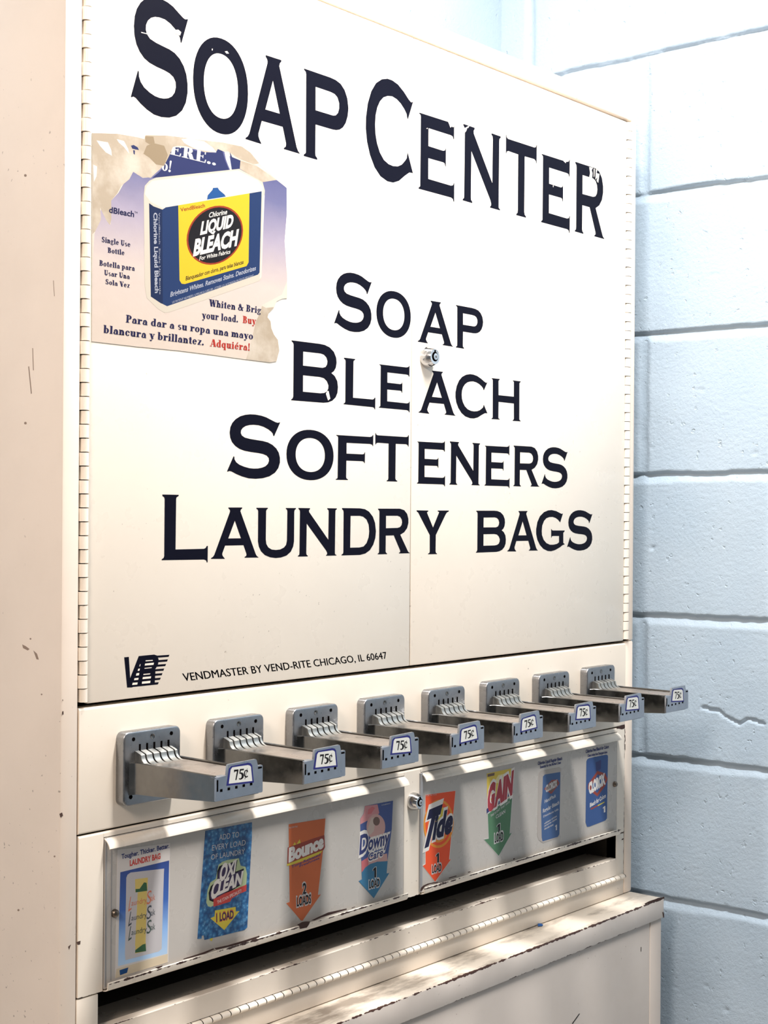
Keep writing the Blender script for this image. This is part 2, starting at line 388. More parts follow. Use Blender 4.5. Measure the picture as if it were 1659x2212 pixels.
def put_art(mb, key, y, step=LIFT, base_thick=0.0):
    for it in ART[key]:
        if it[0] == 'p': mb.poly(it[2], y, it[1], base_thick)
        else: put_text(mb, it[1], it[2], it[3], it[4], it[5], y, it[6], it[7])
        base_thick = 0; y -= step
    return y
def put_letters(mb, row, y):
    for ch, x0, x1, z0, z1 in row:
        mb.poly([[(x0+a*(x1-x0), z0+b*(z1-z0)) for a, b in l] for l in GLYPHS[ch]], y, M_navy)

GLYPHS = {"S":[[[1.0,0.907],[0.946,0.897],[0.905,0.905],[0.823,0.934],[0.726,0.97],[0.63,0.99],[0.518,1.0],[0.423,0.998],[0.329,0.984],[0.236,0.956],[0.151,0.906],[0.09,0.845],[0.056,0.779],[0.043,0.695],[0.054,0.619],[0.088,0.55],[0.147,0.495],[0.225,0.453],[0.318,0.428],[0.444,0.413],[0.571,0.404],[0.667,0.392],[0.739,0.37],[0.78,0.332],[0.785,0.287],[0.764,0.24],[0.716,0.201],[0.652,0.177],[0.573,0.162],[0.493,0.158],[0.414,0.162],[0.32,0.18],[0.227,0.209],[0.168,0.245],[0.136,0.289],[0.133,0.328],[0.117,0.336],[0.0,0.102],[0.009,0.095],[0.043,0.107],[0.081,0.101],[0.166,0.065],[0.275,0.03],[0.4,0.004],[0.534,0.0],[0.67,0.013],[0.798,0.047],[0.903,0.106],[0.968,0.18],[0.999,0.268],[0.998,0.347],[0.974,0.426],[0.925,0.49],[0.851,0.543],[0.762,0.578],[0.665,0.595],[0.553,0.604],[0.426,0.615],[0.324,0.632],[0.269,0.662],[0.249,0.699],[0.253,0.738],[0.284,0.779],[0.338,0.811],[0.409,0.831],[0.488,0.839],[0.583,0.837],[0.679,0.817],[0.768,0.783],[0.825,0.749],[0.854,0.722],[0.866,0.685],[0.882,0.682]]],"C":[[[0.993,0.86],[0.951,0.847],[0.901,0.866],[0.788,0.928],[0.664,0.979],[0.541,1.0],[0.443,1.0],[0.322,0.975],[0.201,0.917],[0.106,0.824],[0.036,0.696],[0.001,0.553],[0.0,0.448],[0.027,0.328],[0.088,0.21],[0.185,0.102],[0.306,0.031],[0.452,0.0],[0.574,0.002],[0.697,0.035],[0.82,0.1],[0.92,0.146],[0.97,0.149],[1.0,0.148],[0.881,0.342],[0.868,0.309],[0.864,0.282],[0.831,0.253],[0.757,0.203],[0.671,0.174],[0.573,0.164],[0.475,0.17],[0.377,0.198],[0.292,0.259],[0.231,0.343],[0.199,0.428],[0.191,0.515],[0.199,0.604],[0.232,0.686],[0.287,0.755],[0.359,0.805],[0.444,0.832],[0.542,0.844],[0.64,0.831],[0.727,0.801],[0.802,0.759],[0.852,0.719],[0.865,0.684],[0.88,0.664]]],"G":[[[0.937,0.922],[0.891,0.908],[0.823,0.93],[0.698,0.975],[0.532,1.0],[0.409,0.991],[0.266,0.947],[0.126,0.848],[0.039,0.707],[0.0,0.538],[0.001,0.426],[0.043,0.285],[0.132,0.157],[0.255,0.062],[0.398,0.011],[0.521,0.0],[0.665,0.026],[0.831,0.089],[0.936,0.145],[0.999,0.158],[0.999,0.175],[0.956,0.193],[0.954,0.447],[0.975,0.461],[1.0,0.481],[1.0,0.501],[0.578,0.504],[0.545,0.518],[0.532,0.541],[0.52,0.541],[0.522,0.33],[0.538,0.33],[0.546,0.359],[0.579,0.37],[0.8,0.368],[0.801,0.213],[0.726,0.176],[0.602,0.158],[0.478,0.16],[0.355,0.202],[0.261,0.282],[0.203,0.396],[0.194,0.495],[0.209,0.622],[0.269,0.735],[0.349,0.8],[0.451,0.829],[0.575,0.832],[0.679,0.806],[0.762,0.764],[0.813,0.721],[0.838,0.698]]],"A":[[[0.351,0.997],[0.643,1.0],[0.643,0.983],[0.615,0.958],[0.606,0.924],[0.941,0.077],[0.97,0.034],[1.0,0.016],[1.0,0.008],[0.7,0.012],[0.7,0.025],[0.733,0.044],[0.742,0.073],[0.736,0.098],[0.676,0.258],[0.29,0.257],[0.232,0.109],[0.232,0.076],[0.254,0.039],[0.281,0.012],[0.285,0.0],[0.0,0.007],[0.0,0.02],[0.04,0.044],[0.067,0.08],[0.383,0.906],[0.388,0.931],[0.379,0.956],[0.355,0.976]],[[0.489,0.739],[0.62,0.395],[0.354,0.395]]],"P":[[[0.0,1.0],[0.58,0.998],[0.705,0.99],[0.819,0.964],[0.908,0.908],[0.973,0.82],[1.0,0.706],[0.983,0.611],[0.939,0.525],[0.876,0.463],[0.8,0.425],[0.725,0.408],[0.638,0.402],[0.263,0.401],[0.26,0.071],[0.268,0.04],[0.304,0.019],[0.305,0.0],[0.008,0.002],[0.012,0.022],[0.05,0.04],[0.055,0.066],[0.049,0.945],[0.039,0.969],[0.003,0.985]],[[0.258,0.834],[0.582,0.832],[0.682,0.823],[0.745,0.795],[0.784,0.736],[0.785,0.671],[0.76,0.614],[0.71,0.578],[0.648,0.566],[0.261,0.565]]],"E":[[[0.006,0.953],[0.878,0.958],[0.942,0.969],[0.973,0.998],[0.986,1.0],[0.985,0.769],[0.964,0.765],[0.945,0.797],[0.893,0.805],[0.265,0.803],[0.266,0.587],[0.679,0.585],[0.73,0.599],[0.745,0.628],[0.755,0.629],[0.754,0.404],[0.739,0.401],[0.72,0.438],[0.681,0.445],[0.264,0.442],[0.266,0.192],[0.905,0.188],[0.964,0.201],[0.987,0.232],[1.0,0.233],[0.999,0.002],[0.978,0.0],[0.96,0.031],[0.907,0.043],[0.0,0.043],[0.005,0.059],[0.041,0.074],[0.046,0.089],[0.051,0.917],[0.038,0.934],[0.006,0.942]]],"N":[[[0.006,0.999],[0.302,0.997],[0.302,0.979],[0.275,0.953],[0.281,0.915],[0.778,0.34],[0.784,0.918],[0.778,0.962],[0.749,0.979],[0.744,1.0],[1.0,0.998],[1.0,0.981],[0.965,0.958],[0.961,0.919],[0.955,0.057],[0.961,0.03],[0.995,0.016],[0.995,0.003],[0.72,0.004],[0.724,0.018],[0.748,0.035],[0.752,0.061],[0.73,0.105],[0.22,0.677],[0.214,0.071],[0.221,0.037],[0.253,0.016],[0.253,0.0],[0.0,0.002],[0.004,0.017],[0.035,0.037],[0.041,0.075],[0.047,0.914],[0.042,0.952],[0.011,0.977]]],"T":[[[0.0,0.998],[0.011,0.999],[0.03,0.966],[0.068,0.953],[0.917,0.956],[0.965,0.967],[0.983,0.999],[1.0,1.0],[0.995,0.755],[0.981,0.755],[0.966,0.784],[0.918,0.803],[0.605,0.798],[0.6,0.068],[0.614,0.036],[0.659,0.015],[0.659,0.001],[0.341,0.0],[0.345,0.016],[0.382,0.034],[0.391,0.072],[0.391,0.795],[0.081,0.798],[0.036,0.788],[0.018,0.759],[0.002,0.759]]],"R":[[[0.001,0.997],[0.68,1.0],[0.813,0.969],[0.906,0.886],[0.947,0.775],[0.948,0.682],[0.909,0.57],[0.817,0.478],[0.694,0.423],[0.941,0.049],[0.968,0.026],[1.0,0.015],[1.0,0.007],[0.658,0.008],[0.658,0.023],[0.695,0.039],[0.694,0.072],[0.49,0.41],[0.244,0.408],[0.242,0.061],[0.253,0.034],[0.286,0.015],[0.287,0.0],[0.0,0.002],[0.0,0.016],[0.035,0.034],[0.043,0.065],[0.045,0.919],[0.04,0.952],[0.004,0.979]],[[0.248,0.842],[0.603,0.843],[0.682,0.821],[0.735,0.765],[0.749,0.7],[0.731,0.636],[0.684,0.593],[0.606,0.575],[0.248,0.569]]],"B":[[[0.0,0.996],[0.594,1.0],[0.703,0.993],[0.813,0.962],[0.906,0.893],[0.957,0.798],[0.967,0.713],[0.949,0.625],[0.909,0.565],[0.854,0.527],[0.928,0.481],[0.984,0.399],[1.0,0.3],[0.99,0.199],[0.95,0.118],[0.876,0.055],[0.784,0.02],[0.684,0.006],[0.0,0.0],[0.003,0.014],[0.034,0.037],[0.045,0.072],[0.046,0.932],[0.035,0.958],[0.004,0.98]],[[0.247,0.834],[0.613,0.838],[0.686,0.825],[0.741,0.784],[0.766,0.722],[0.757,0.665],[0.724,0.619],[0.661,0.599],[0.245,0.599]],[[0.247,0.436],[0.599,0.438],[0.69,0.425],[0.754,0.38],[0.791,0.312],[0.786,0.255],[0.755,0.203],[0.701,0.175],[0.619,0.163],[0.247,0.161]]],"L":[[[0.004,1.0],[0.352,1.0],[0.353,0.984],[0.308,0.962],[0.299,0.936],[0.293,0.201],[0.913,0.203],[0.952,0.216],[0.975,0.245],[1.0,0.245],[0.997,0.0],[0.977,0.0],[0.963,0.029],[0.915,0.043],[0.0,0.05],[0.0,0.063],[0.04,0.081],[0.053,0.108],[0.054,0.934],[0.044,0.959],[0.007,0.977]]],"H":[[[0.0,0.992],[0.268,0.994],[0.269,0.975],[0.235,0.953],[0.23,0.925],[0.235,0.597],[0.756,0.6],[0.755,0.942],[0.753,0.971],[0.715,0.986],[0.72,1.0],[0.991,0.999],[0.991,0.982],[0.956,0.96],[0.95,0.93],[0.953,0.06],[0.967,0.033],[1.0,0.019],[1.0,0.006],[0.721,0.002],[0.721,0.017],[0.756,0.038],[0.764,0.067],[0.758,0.432],[0.237,0.434],[0.233,0.052],[0.243,0.028],[0.278,0.016],[0.278,0.004],[0.004,0.0],[0.004,0.013],[0.037,0.034],[0.042,0.058],[0.037,0.936],[0.029,0.963],[0.0,0.979]]],"F":[[[0.006,0.949],[0.914,0.953],[0.968,0.972],[0.983,1.0],[1.0,0.998],[0.998,0.756],[0.985,0.756],[0.97,0.787],[0.916,0.801],[0.28,0.795],[0.28,0.566],[0.705,0.567],[0.747,0.577],[0.764,0.615],[0.777,0.615],[0.772,0.378],[0.759,0.378],[0.744,0.406],[0.706,0.419],[0.277,0.416],[0.274,0.07],[0.281,0.038],[0.322,0.016],[0.322,0.003],[0.0,0.0],[0.0,0.013],[0.045,0.032],[0.05,0.072],[0.057,0.894],[0.047,0.922],[0.01,0.935]]],"U":[[[0.0,0.998],[0.284,1.0],[0.285,0.983],[0.252,0.962],[0.242,0.931],[0.238,0.37],[0.252,0.284],[0.302,0.215],[0.389,0.171],[0.487,0.161],[0.596,0.168],[0.695,0.206],[0.75,0.26],[0.771,0.347],[0.777,0.934],[0.766,0.969],[0.737,0.982],[0.737,1.0],[1.0,1.0],[1.0,0.984],[0.967,0.962],[0.956,0.927],[0.954,0.327],[0.933,0.223],[0.873,0.12],[0.763,0.044],[0.619,0.008],[0.488,0.0],[0.347,0.018],[0.217,0.064],[0.12,0.142],[0.066,0.236],[0.044,0.338],[0.045,0.93],[0.034,0.961],[0.002,0.977]]],"D":[[[0.008,1.0],[0.521,0.998],[0.668,0.981],[0.792,0.928],[0.905,0.82],[0.973,0.684],[1.0,0.503],[0.984,0.358],[0.923,0.214],[0.824,0.098],[0.689,0.028],[0.53,0.0],[0.0,0.0],[0.005,0.018],[0.042,0.035],[0.054,0.066],[0.054,0.915],[0.044,0.951],[0.01,0.977]],[[0.255,0.836],[0.522,0.837],[0.62,0.819],[0.719,0.757],[0.782,0.648],[0.801,0.504],[0.784,0.378],[0.724,0.252],[0.638,0.181],[0.516,0.16],[0.249,0.16]]],"Y":[[[0.0,0.999],[0.357,0.996],[0.358,0.977],[0.322,0.961],[0.322,0.937],[0.506,0.61],[0.686,0.944],[0.693,0.963],[0.649,0.979],[0.648,0.998],[1.0,1.0],[1.0,0.981],[0.933,0.951],[0.896,0.905],[0.595,0.436],[0.591,0.062],[0.602,0.03],[0.635,0.013],[0.636,0.0],[0.356,0.003],[0.356,0.016],[0.399,0.034],[0.409,0.066],[0.406,0.438],[0.079,0.902],[0.05,0.947],[0.0,0.978]]],"O":[[[1.0,0.5],[0.996,0.575],[0.984,0.642],[0.964,0.705],[0.937,0.762],[0.903,0.815],[0.862,0.862],[0.815,0.903],[0.762,0.937],[0.705,0.964],[0.642,0.984],[0.575,0.996],[0.5,1.0],[0.425,0.996],[0.358,0.984],[0.295,0.964],[0.238,0.937],[0.185,0.903],[0.138,0.862],[0.097,0.815],[0.063,0.762],[0.036,0.705],[0.016,0.642],[0.004,0.575],[0.0,0.5],[0.004,0.425],[0.016,0.358],[0.036,0.295],[0.063,0.238],[0.097,0.185],[0.138,0.138],[0.185,0.097],[0.238,0.063],[0.295,0.036],[0.358,0.016],[0.425,0.004],[0.5,0.0],[0.575,0.004],[0.642,0.016],[0.705,0.036],[0.762,0.063],[0.815,0.097],[0.862,0.138],[0.903,0.185],[0.937,0.238],[0.964,0.295],[0.984,0.358],[0.996,0.425]],[[0.81,0.5],[0.808,0.551],[0.8,0.596],[0.788,0.638],[0.771,0.677],[0.75,0.713],[0.725,0.745],[0.695,0.773],[0.663,0.796],[0.627,0.814],[0.588,0.827],[0.547,0.835],[0.5,0.838],[0.453,0.835],[0.412,0.827],[0.373,0.814],[0.337,0.796],[0.305,0.773],[0.275,0.745],[0.25,0.713],[0.229,0.677],[0.212,0.638],[0.2,0.596],[0.192,0.551],[0.19,0.5],[0.192,0.449],[0.2,0.404],[0.212,0.362],[0.229,0.323],[0.25,0.287],[0.275,0.255],[0.305,0.227],[0.337,0.204],[0.373,0.186],[0.412,0.173],[0.453,0.165],[0.5,0.162],[0.547,0.165],[0.588,0.173],[0.627,0.186],[0.663,0.204],[0.695,0.227],[0.725,0.255],[0.75,0.287],[0.771,0.323],[0.788,0.362],[0.8,0.404],[0.808,0.449]]]}
LETTERS = [["left",[["S",0.0559,0.1273,0.5404,0.6533],["O",0.1343,0.2097,0.5399,0.635],["A",0.2065,0.2865,0.5407,0.6337],["P",0.2922,0.3638,0.5401,0.633],["C",0.393,0.4767,0.5375,0.6533]]],["right",[["E",0.487,0.5551,0.5345,0.6316],["N",0.5716,0.6492,0.5389,0.6313],["T",0.6603,0.7285,0.5388,0.6358],["E",0.7392,0.8064,0.5343,0.6311],["R",0.8186,0.8925,0.5381,0.6312]]],["left",[["S",0.3428,0.4049,0.3617,0.4264],["O",0.4133,0.4744,0.3618,0.4147]]],["right",[["A",0.4874,0.5546,0.361,0.4117],["P",0.5598,0.615,0.361,0.4119]]],["left",[["B",0.2759,0.3496,0.2803,0.3436],["L",0.3589,0.4125,0.2784,0.3321],["E",0.4187,0.4735,0.2785,0.3321]]],["right",[["A",0.4899,0.5604,0.2789,0.33],["C",0.5601,0.6251,0.2779,0.3313],["H",0.6335,0.6963,0.2792,0.3302]]],["left",[["S",0.1837,0.2599,0.1966,0.2624],["O",0.2695,0.3432,0.1969,0.2506],["F",0.3469,0.4094,0.1982,0.2496],["T",0.4128,0.4724,0.1983,0.2522]]],["right",[["E",0.4877,0.541,0.1944,0.2481],["N",0.5493,0.6103,0.1967,0.2483],["E",0.62,0.6729,0.1945,0.2484],["R",0.6812,0.7392,0.1971,0.2485],["S",0.7443,0.8049,0.196,0.2497]]],["left",[["L",0.0979,0.1582,0.1124,0.1788],["A",0.1625,0.2291,0.1154,0.1671],["U",0.2256,0.2846,0.1148,0.167],["N",0.2878,0.3492,0.1156,0.1672],["D",0.3571,0.415,0.1157,0.1675],["R",0.4183,0.4756,0.1158,0.1674]]],["right",[["Y",0.4875,0.5487,0.1143,0.1658],["B",0.6032,0.6659,0.1147,0.1661],["A",0.6691,0.7369,0.1149,0.1661],["G",0.7326,0.799,0.1139,0.1676],["S",0.8051,0.8669,0.1137,0.1678]]]]
ART = {
"poster": [["p","poster_paper",[[[0.0104,0.5085],[0.0394,0.5136],[0.0637,0.5152],[0.0727,0.5151],[0.0739,0.5191],[0.1004,0.524],[0.1175,0.5258],[0.1493,0.5288],[0.1747,0.5317],[0.2009,0.5327],[0.2133,0.5289],[0.2259,0.5203],[0.2396,0.5145],[0.2515,0.508],[0.2616,0.5045],[0.2666,0.5019],[0.2671,0.4746],[0.2641,0.4461],[0.2668,0.4213],[0.2685,0.4117],[0.2684,0.3864],[0.2607,0.3852],[0.2528,0.3815],[0.2488,0.3744],[0.241,0.368],[0.2395,0.3637],[0.244,0.36],[0.2451,0.3532],[0.2491,0.3467],[0.2551,0.3417],[0.2572,0.3307],[0.253,0.3192],[0.2435,0.3173],[0.2086,0.3176],[0.1602,0.3183],[0.1159,0.3186],[0.0654,0.3178],[0.0113,0.3178],[0.0108,0.4098]]]],["p","poster_sky",[[[0.0328,0.4502],[0.0415,0.4591],[0.0478,0.4689],[0.0591,0.4816],[0.0706,0.4779],[0.0805,0.4803],[0.1056,0.5138],[0.1246,0.5168],[0.1648,0.5198],[0.1675,0.5236],[0.1739,0.5235],[0.1822,0.5204],[0.1878,0.5187],[0.1991,0.5181],[0.1982,0.5096],[0.2106,0.5066],[0.2309,0.5017],[0.2515,0.5076],[0.2666,0.5019],[0.2671,0.4746],[0.2641,0.4461],[0.2668,0.4213],[0.2682,0.4046],[0.2607,0.3897],[0.2311,0.3753],[0.2198,0.3439],[0.2095,0.3184],[0.1602,0.3185],[0.1159,0.3189],[0.0654,0.318],[0.0116,0.3181],[0.0113,0.3853],[0.0135,0.4163],[0.0211,0.4409],[0.0322,0.4278]]]],["p","print_navy",[[[0.0822,0.48],[0.0905,0.4866],[0.0972,0.4935],[0.1056,0.5138],[0.1246,0.5168],[0.1423,0.5162],[0.1648,0.5191],[0.1675,0.5236],[0.1739,0.5231],[0.1777,0.5142],[0.1833,0.5058],[0.1732,0.5021]]]],["p","print_navy",[[[0.184,0.5245],[0.1874,0.5194],[0.1991,0.5181],[0.1982,0.5096],[0.187,0.5062]]]],["p","print_navy",[[[0.0556,0.5055],[0.058,0.507],[0.0637,0.5064],[0.0657,0.503],[0.0572,0.5027]]]],["t","print_white","ERE..",[0.1039,0.5068],[0.1649,0.5068],[0.1052,0.5182],0.0,"b"],["t","print_white","o!",[0.0939,0.4895],[0.1055,0.4895],[0.0955,0.5003],0.0,"b"],["p","poster_tan",[[[0.0106,0.5084],[0.0394,0.5135],[0.0637,0.5151],[0.0727,0.515],[0.0739,0.519],[0.1004,0.5239],[0.1175,0.5257],[0.1493,0.5286],[0.1747,0.5316],[0.2009,0.5326],[0.2133,0.5288],[0.2259,0.5202],[0.2182,0.5175],[0.1991,0.5192],[0.1915,0.5208],[0.1822,0.5242],[0.1748,0.5228],[0.1675,0.5238],[0.1648,0.5198],[0.1494,0.5172],[0.1387,0.5182],[0.1246,0.5181],[0.1142,0.5167],[0.1082,0.5143],[0.1039,0.5057],[0.0989,0.4971],[0.0922,0.4901],[0.0847,0.4836],[0.0805,0.4797],[0.0755,0.4794],[0.0706,0.4782],[0.064,0.4799],[0.0591,0.482],[0.0543,0.4738],[0.0446,0.4659],[0.0399,0.4582],[0.0328,0.4502],[0.0331,0.4329],[0.0314,0.4274],[0.0275,0.4308],[0.0227,0.4374],[0.0198,0.4419],[0.0212,0.431],[0.0143,0.4189],[0.0111,0.416]]]],["p","poster_tan",[[[0.1991,0.5181],[0.222,0.5169],[0.2515,0.5078],[0.2397,0.5042],[0.2309,0.5017],[0.2106,0.5063],[0.1982,0.5096]]]],["p","poster_tan",[[[0.2312,0.3746],[0.237,0.3731],[0.2488,0.3751],[0.241,0.368],[0.2395,0.3637],[0.244,0.36],[0.2451,0.3532],[0.2491,0.3467],[0.2551,0.3417],[0.2572,0.3307],[0.253,0.3192],[0.2435,0.3174],[0.2086,0.3177],[0.2142,0.3297],[0.2183,0.3437],[0.2226,0.3579],[0.2293,0.3682]]]],["p","poster_stain",[[[0.0753,0.5093],[0.0836,0.5134],[0.0971,0.5134],[0.1019,0.5054],[0.0972,0.4942],[0.0871,0.4936],[0.0787,0.4985],[0.0712,0.5009]]]],["p","poster_stain",[[[0.0732,0.518],[0.0835,0.5195],[0.0852,0.5137],[0.0786,0.5112],[0.0736,0.5127]]]],["p","print_white",[[[0.0151,0.5026],[0.0284,0.5034],[0.0324,0.4973],[0.0333,0.4919],[0.0261,0.4936],[0.019,0.4985]]]],["p","print_white",[[[0.0387,0.5085],[0.0475,0.5083],[0.0527,0.5018],[0.0537,0.4976],[0.0475,0.5027],[0.0411,0.5058]]]],["p","print_white",[[[0.119,0.5242],[0.1298,0.5269],[0.1493,0.5277],[0.1611,0.5237],[0.1657,0.52],[0.1548,0.519],[0.1405,0.5181],[0.1316,0.519],[0.1228,0.521]]]],["p","print_white",[[[0.1767,0.522],[0.1831,0.5219],[0.187,0.5062],[0.1857,0.5046],[0.1814,0.5108],[0.1786,0.5157]]]],["p","print_white",[[[0.0114,0.4798],[0.0161,0.4788],[0.0154,0.4695],[0.0124,0.464]]]],["p","print_navy",[[[0.0559,0.5055],[0.0592,0.5069],[0.0641,0.5056],[0.0657,0.5034],[0.0613,0.5031],[0.0576,0.5031]]]],["p","print_navy",[[[0.0586,0.502],[0.0608,0.502],[0.0606,0.4979],[0.0592,0.4986]]]],["p","bottle_shade",[[[0.072,0.4617],[0.0731,0.4708],[0.0789,0.4768],[0.0872,0.4811],[0.1973,0.5093],[0.2106,0.5063],[0.2309,0.5017],[0.2343,0.4936],[0.2331,0.4803],[0.2305,0.4034],[0.227,0.3996],[0.1053,0.3546],[0.0985,0.3534],[0.09,0.3565],[0.0765,0.3652],[0.0739,0.3769]]]],["p","bottle_white",[[[0.0732,0.4632],[0.0756,0.4712],[0.0822,0.4772],[0.1954,0.5073],[0.2241,0.5022],[0.2315,0.4966],[0.2301,0.488],[0.1679,0.4724],[0.0976,0.4531],[0.0807,0.4568]]]],["p","bottle_white",[[[0.232,0.4884],[0.234,0.4887],[0.2299,0.404],[0.2274,0.4017],[0.2285,0.408]]]],["p","label_deep",[[[0.0786,0.4554],[0.0841,0.4532],[0.0959,0.4518],[0.097,0.3615],[0.0942,0.3619],[0.0815,0.3669]]]],["p","label_blue",[[[0.0951,0.4517],[0.0996,0.4547],[0.1155,0.4592],[0.2296,0.4921],[0.2273,0.4083],[0.225,0.4059],[0.1022,0.36],[0.0967,0.3614]]]],["p","cap_blue",[[[0.1534,0.471],[0.1543,0.4754],[0.1606,0.4818],[0.1614,0.4839],[0.1678,0.4853],[0.17,0.4831],[0.177,0.4801],[0.1789,0.4782]]]],["p","label_yellow",[[[0.1155,0.4592],[0.2121,0.4871],[0.2115,0.4167],[0.2086,0.4125],[0.1249,0.3841],[0.1206,0.3839],[0.1179,0.3868]]]],["p","ring_red",[[[0.2034,0.448],[0.2029,0.4432],[0.2015,0.4383],[0.1991,0.4334],[0.1959,0.4286],[0.1919,0.424],[0.1873,0.4198],[0.182,0.4161],[0.1764,0.4129],[0.1705,0.4103],[0.1645,0.4084],[0.1585,0.4072],[0.1527,0.4068],[0.1472,0.4071],[0.1422,0.4082],[0.1377,0.4099],[0.1339,0.4123],[0.1308,0.4154],[0.1285,0.4189],[0.1271,0.4229],[0.1266,0.4272],[0.127,0.4318],[0.1284,0.4365],[0.1305,0.4412],[0.1336,0.4459],[0.1373,0.4504],[0.1417,0.4545],[0.1467,0.4583],[0.1522,0.4616],[0.158,0.4643],[0.164,0.4664],[0.17,0.4677],[0.1759,0.4684],[0.1816,0.4682],[0.1868,0.4673],[0.1915,0.4656],[0.1956,0.4632],[0.1989,0.4602],[0.2013,0.4566],[0.2028,0.4525]]]],["p","ring_black",[[[0.2013,0.4474],[0.2009,0.4429],[0.1995,0.4383],[0.1973,0.4337],[0.1943,0.4292],[0.1905,0.4249],[0.1861,0.4209],[0.1812,0.4174],[0.1759,0.4144],[0.1703,0.4119],[0.1647,0.4101],[0.159,0.409],[0.1535,0.4086],[0.1484,0.4089],[0.1436,0.4099],[0.1393,0.4115],[0.1357,0.4138],[0.1328,0.4166],[0.1307,0.42],[0.1294,0.4237],[0.1289,0.4278],[0.1293,0.4321],[0.1305,0.4365],[0.1326,0.441],[0.1354,0.4454],[0.139,0.4496],[0.1432,0.4535],[0.1479,0.4571],[0.1531,0.4602],[0.1585,0.4627],[0.1642,0.4647],[0.1698,0.466],[0.1754,0.4665],[0.1808,0.4664],[0.1857,0.4655],[0.1902,0.464],[0.194,0.4617],[0.1971,0.4589],[0.1994,0.4555],[0.2008,0.4516]]]],["t","ring_red","VendBleach",[0.1185,0.4535],[0.1508,0.4632],[0.118,0.457],0.02,"s"],["t","print_white","Chlorine",[0.1557,0.4535],[0.1806,0.461],[0.1568,0.4586],0.02,"i"],["t","print_white","LIQUID",[0.1444,0.4353],[0.1885,0.4498],[0.1468,0.4475],0.05,"i"],["t","print_white","BLEACH",[0.1352,0.4132],[0.1946,0.4321],[0.1381,0.4287],0.05,"i"],["t","print_white","For White Fabrics",[0.1436,0.4096],[0.1854,0.4222],[0.1443,0.4136],0.02,"i"],["t","ring_black","Blanqueador con cloro, para telas blancas",[0.1258,0.3876],[0.2042,0.4144],[0.1261,0.3916],0.02,"i"],["t","print_pale","Brightens Whites. Removes Stains. Deodorizes",[0.106,0.3694],[0.2217,0.4101],[0.1068,0.3742],0.02,"i"],["t","print_pale","US PATENT NUMBERS: 4,995,040 & 5,002,081. OTHER U.S. & FOREIGN PATENTS PENDING",[0.1086,0.3633],[0.2185,0.4032],[0.1088,0.3655],0.0,"s"],["t","print_pale","Chlorine Liquid Bleach",[0.0842,0.4471],[0.0868,0.3708],[0.0888,0.4479],0.03,"s"],["t","print_pale","VendBleach  Single Use Bottle",[0.0905,0.4481],[0.0922,0.3702],[0.0922,0.4484],0.0,"s"],["t","print_ink","dBleach",[0.0302,0.4389],[0.0602,0.4393],[0.0305,0.4442],0.02,"s"],["t","print_ink","TM",[0.0607,0.4432],[0.0643,0.4431],[0.0607,0.4449],0.0,"s"],["t","print_ink","Single Use",[0.0221,0.4104],[0.0559,0.4105],[0.0221,0.4154],0,"b"],["t","print_ink","Bottle",[0.029,0.4016],[0.0489,0.4019],[0.0289,0.4064],0,"b"],["t","print_ink","Botella para",[0.0192,0.3884],[0.0615,0.3888],[0.0193,0.3934],0,"b"],["t","print_ink","Usar Una",[0.0251,0.3803],[0.0556,0.3803],[0.025,0.3851],0,"b"],["t","print_ink","Sola Vez",[0.0269,0.3722],[0.0556,0.3722],[0.0268,0.3769],0,"b"],["t","print_ink","Whiten & Brig",[0.1565,0.3662],[0.2297,0.3666],[0.157,0.373],0,"b"],["t","print_ink","your load.",[0.1473,0.3531],[0.1969,0.3541],[0.1476,0.3601],0,"b"],["t","print_red","Buy",[0.2035,0.3543],[0.2226,0.3546],[0.2038,0.3614],0,"b"],["t","print_ink","Para dar a su ropa una mayo",[0.0509,0.3393],[0.2183,0.3388],[0.0513,0.3464],0,"b"],["t","print_ink","blancura y brillantez.",[0.0244,0.327],[0.1502,0.3267],[0.0248,0.3342],0,"b"],["t","print_red","Adquiéra!",[0.1584,0.3266],[0.2138,0.3269],[0.1587,0.3338],0,"b"]],
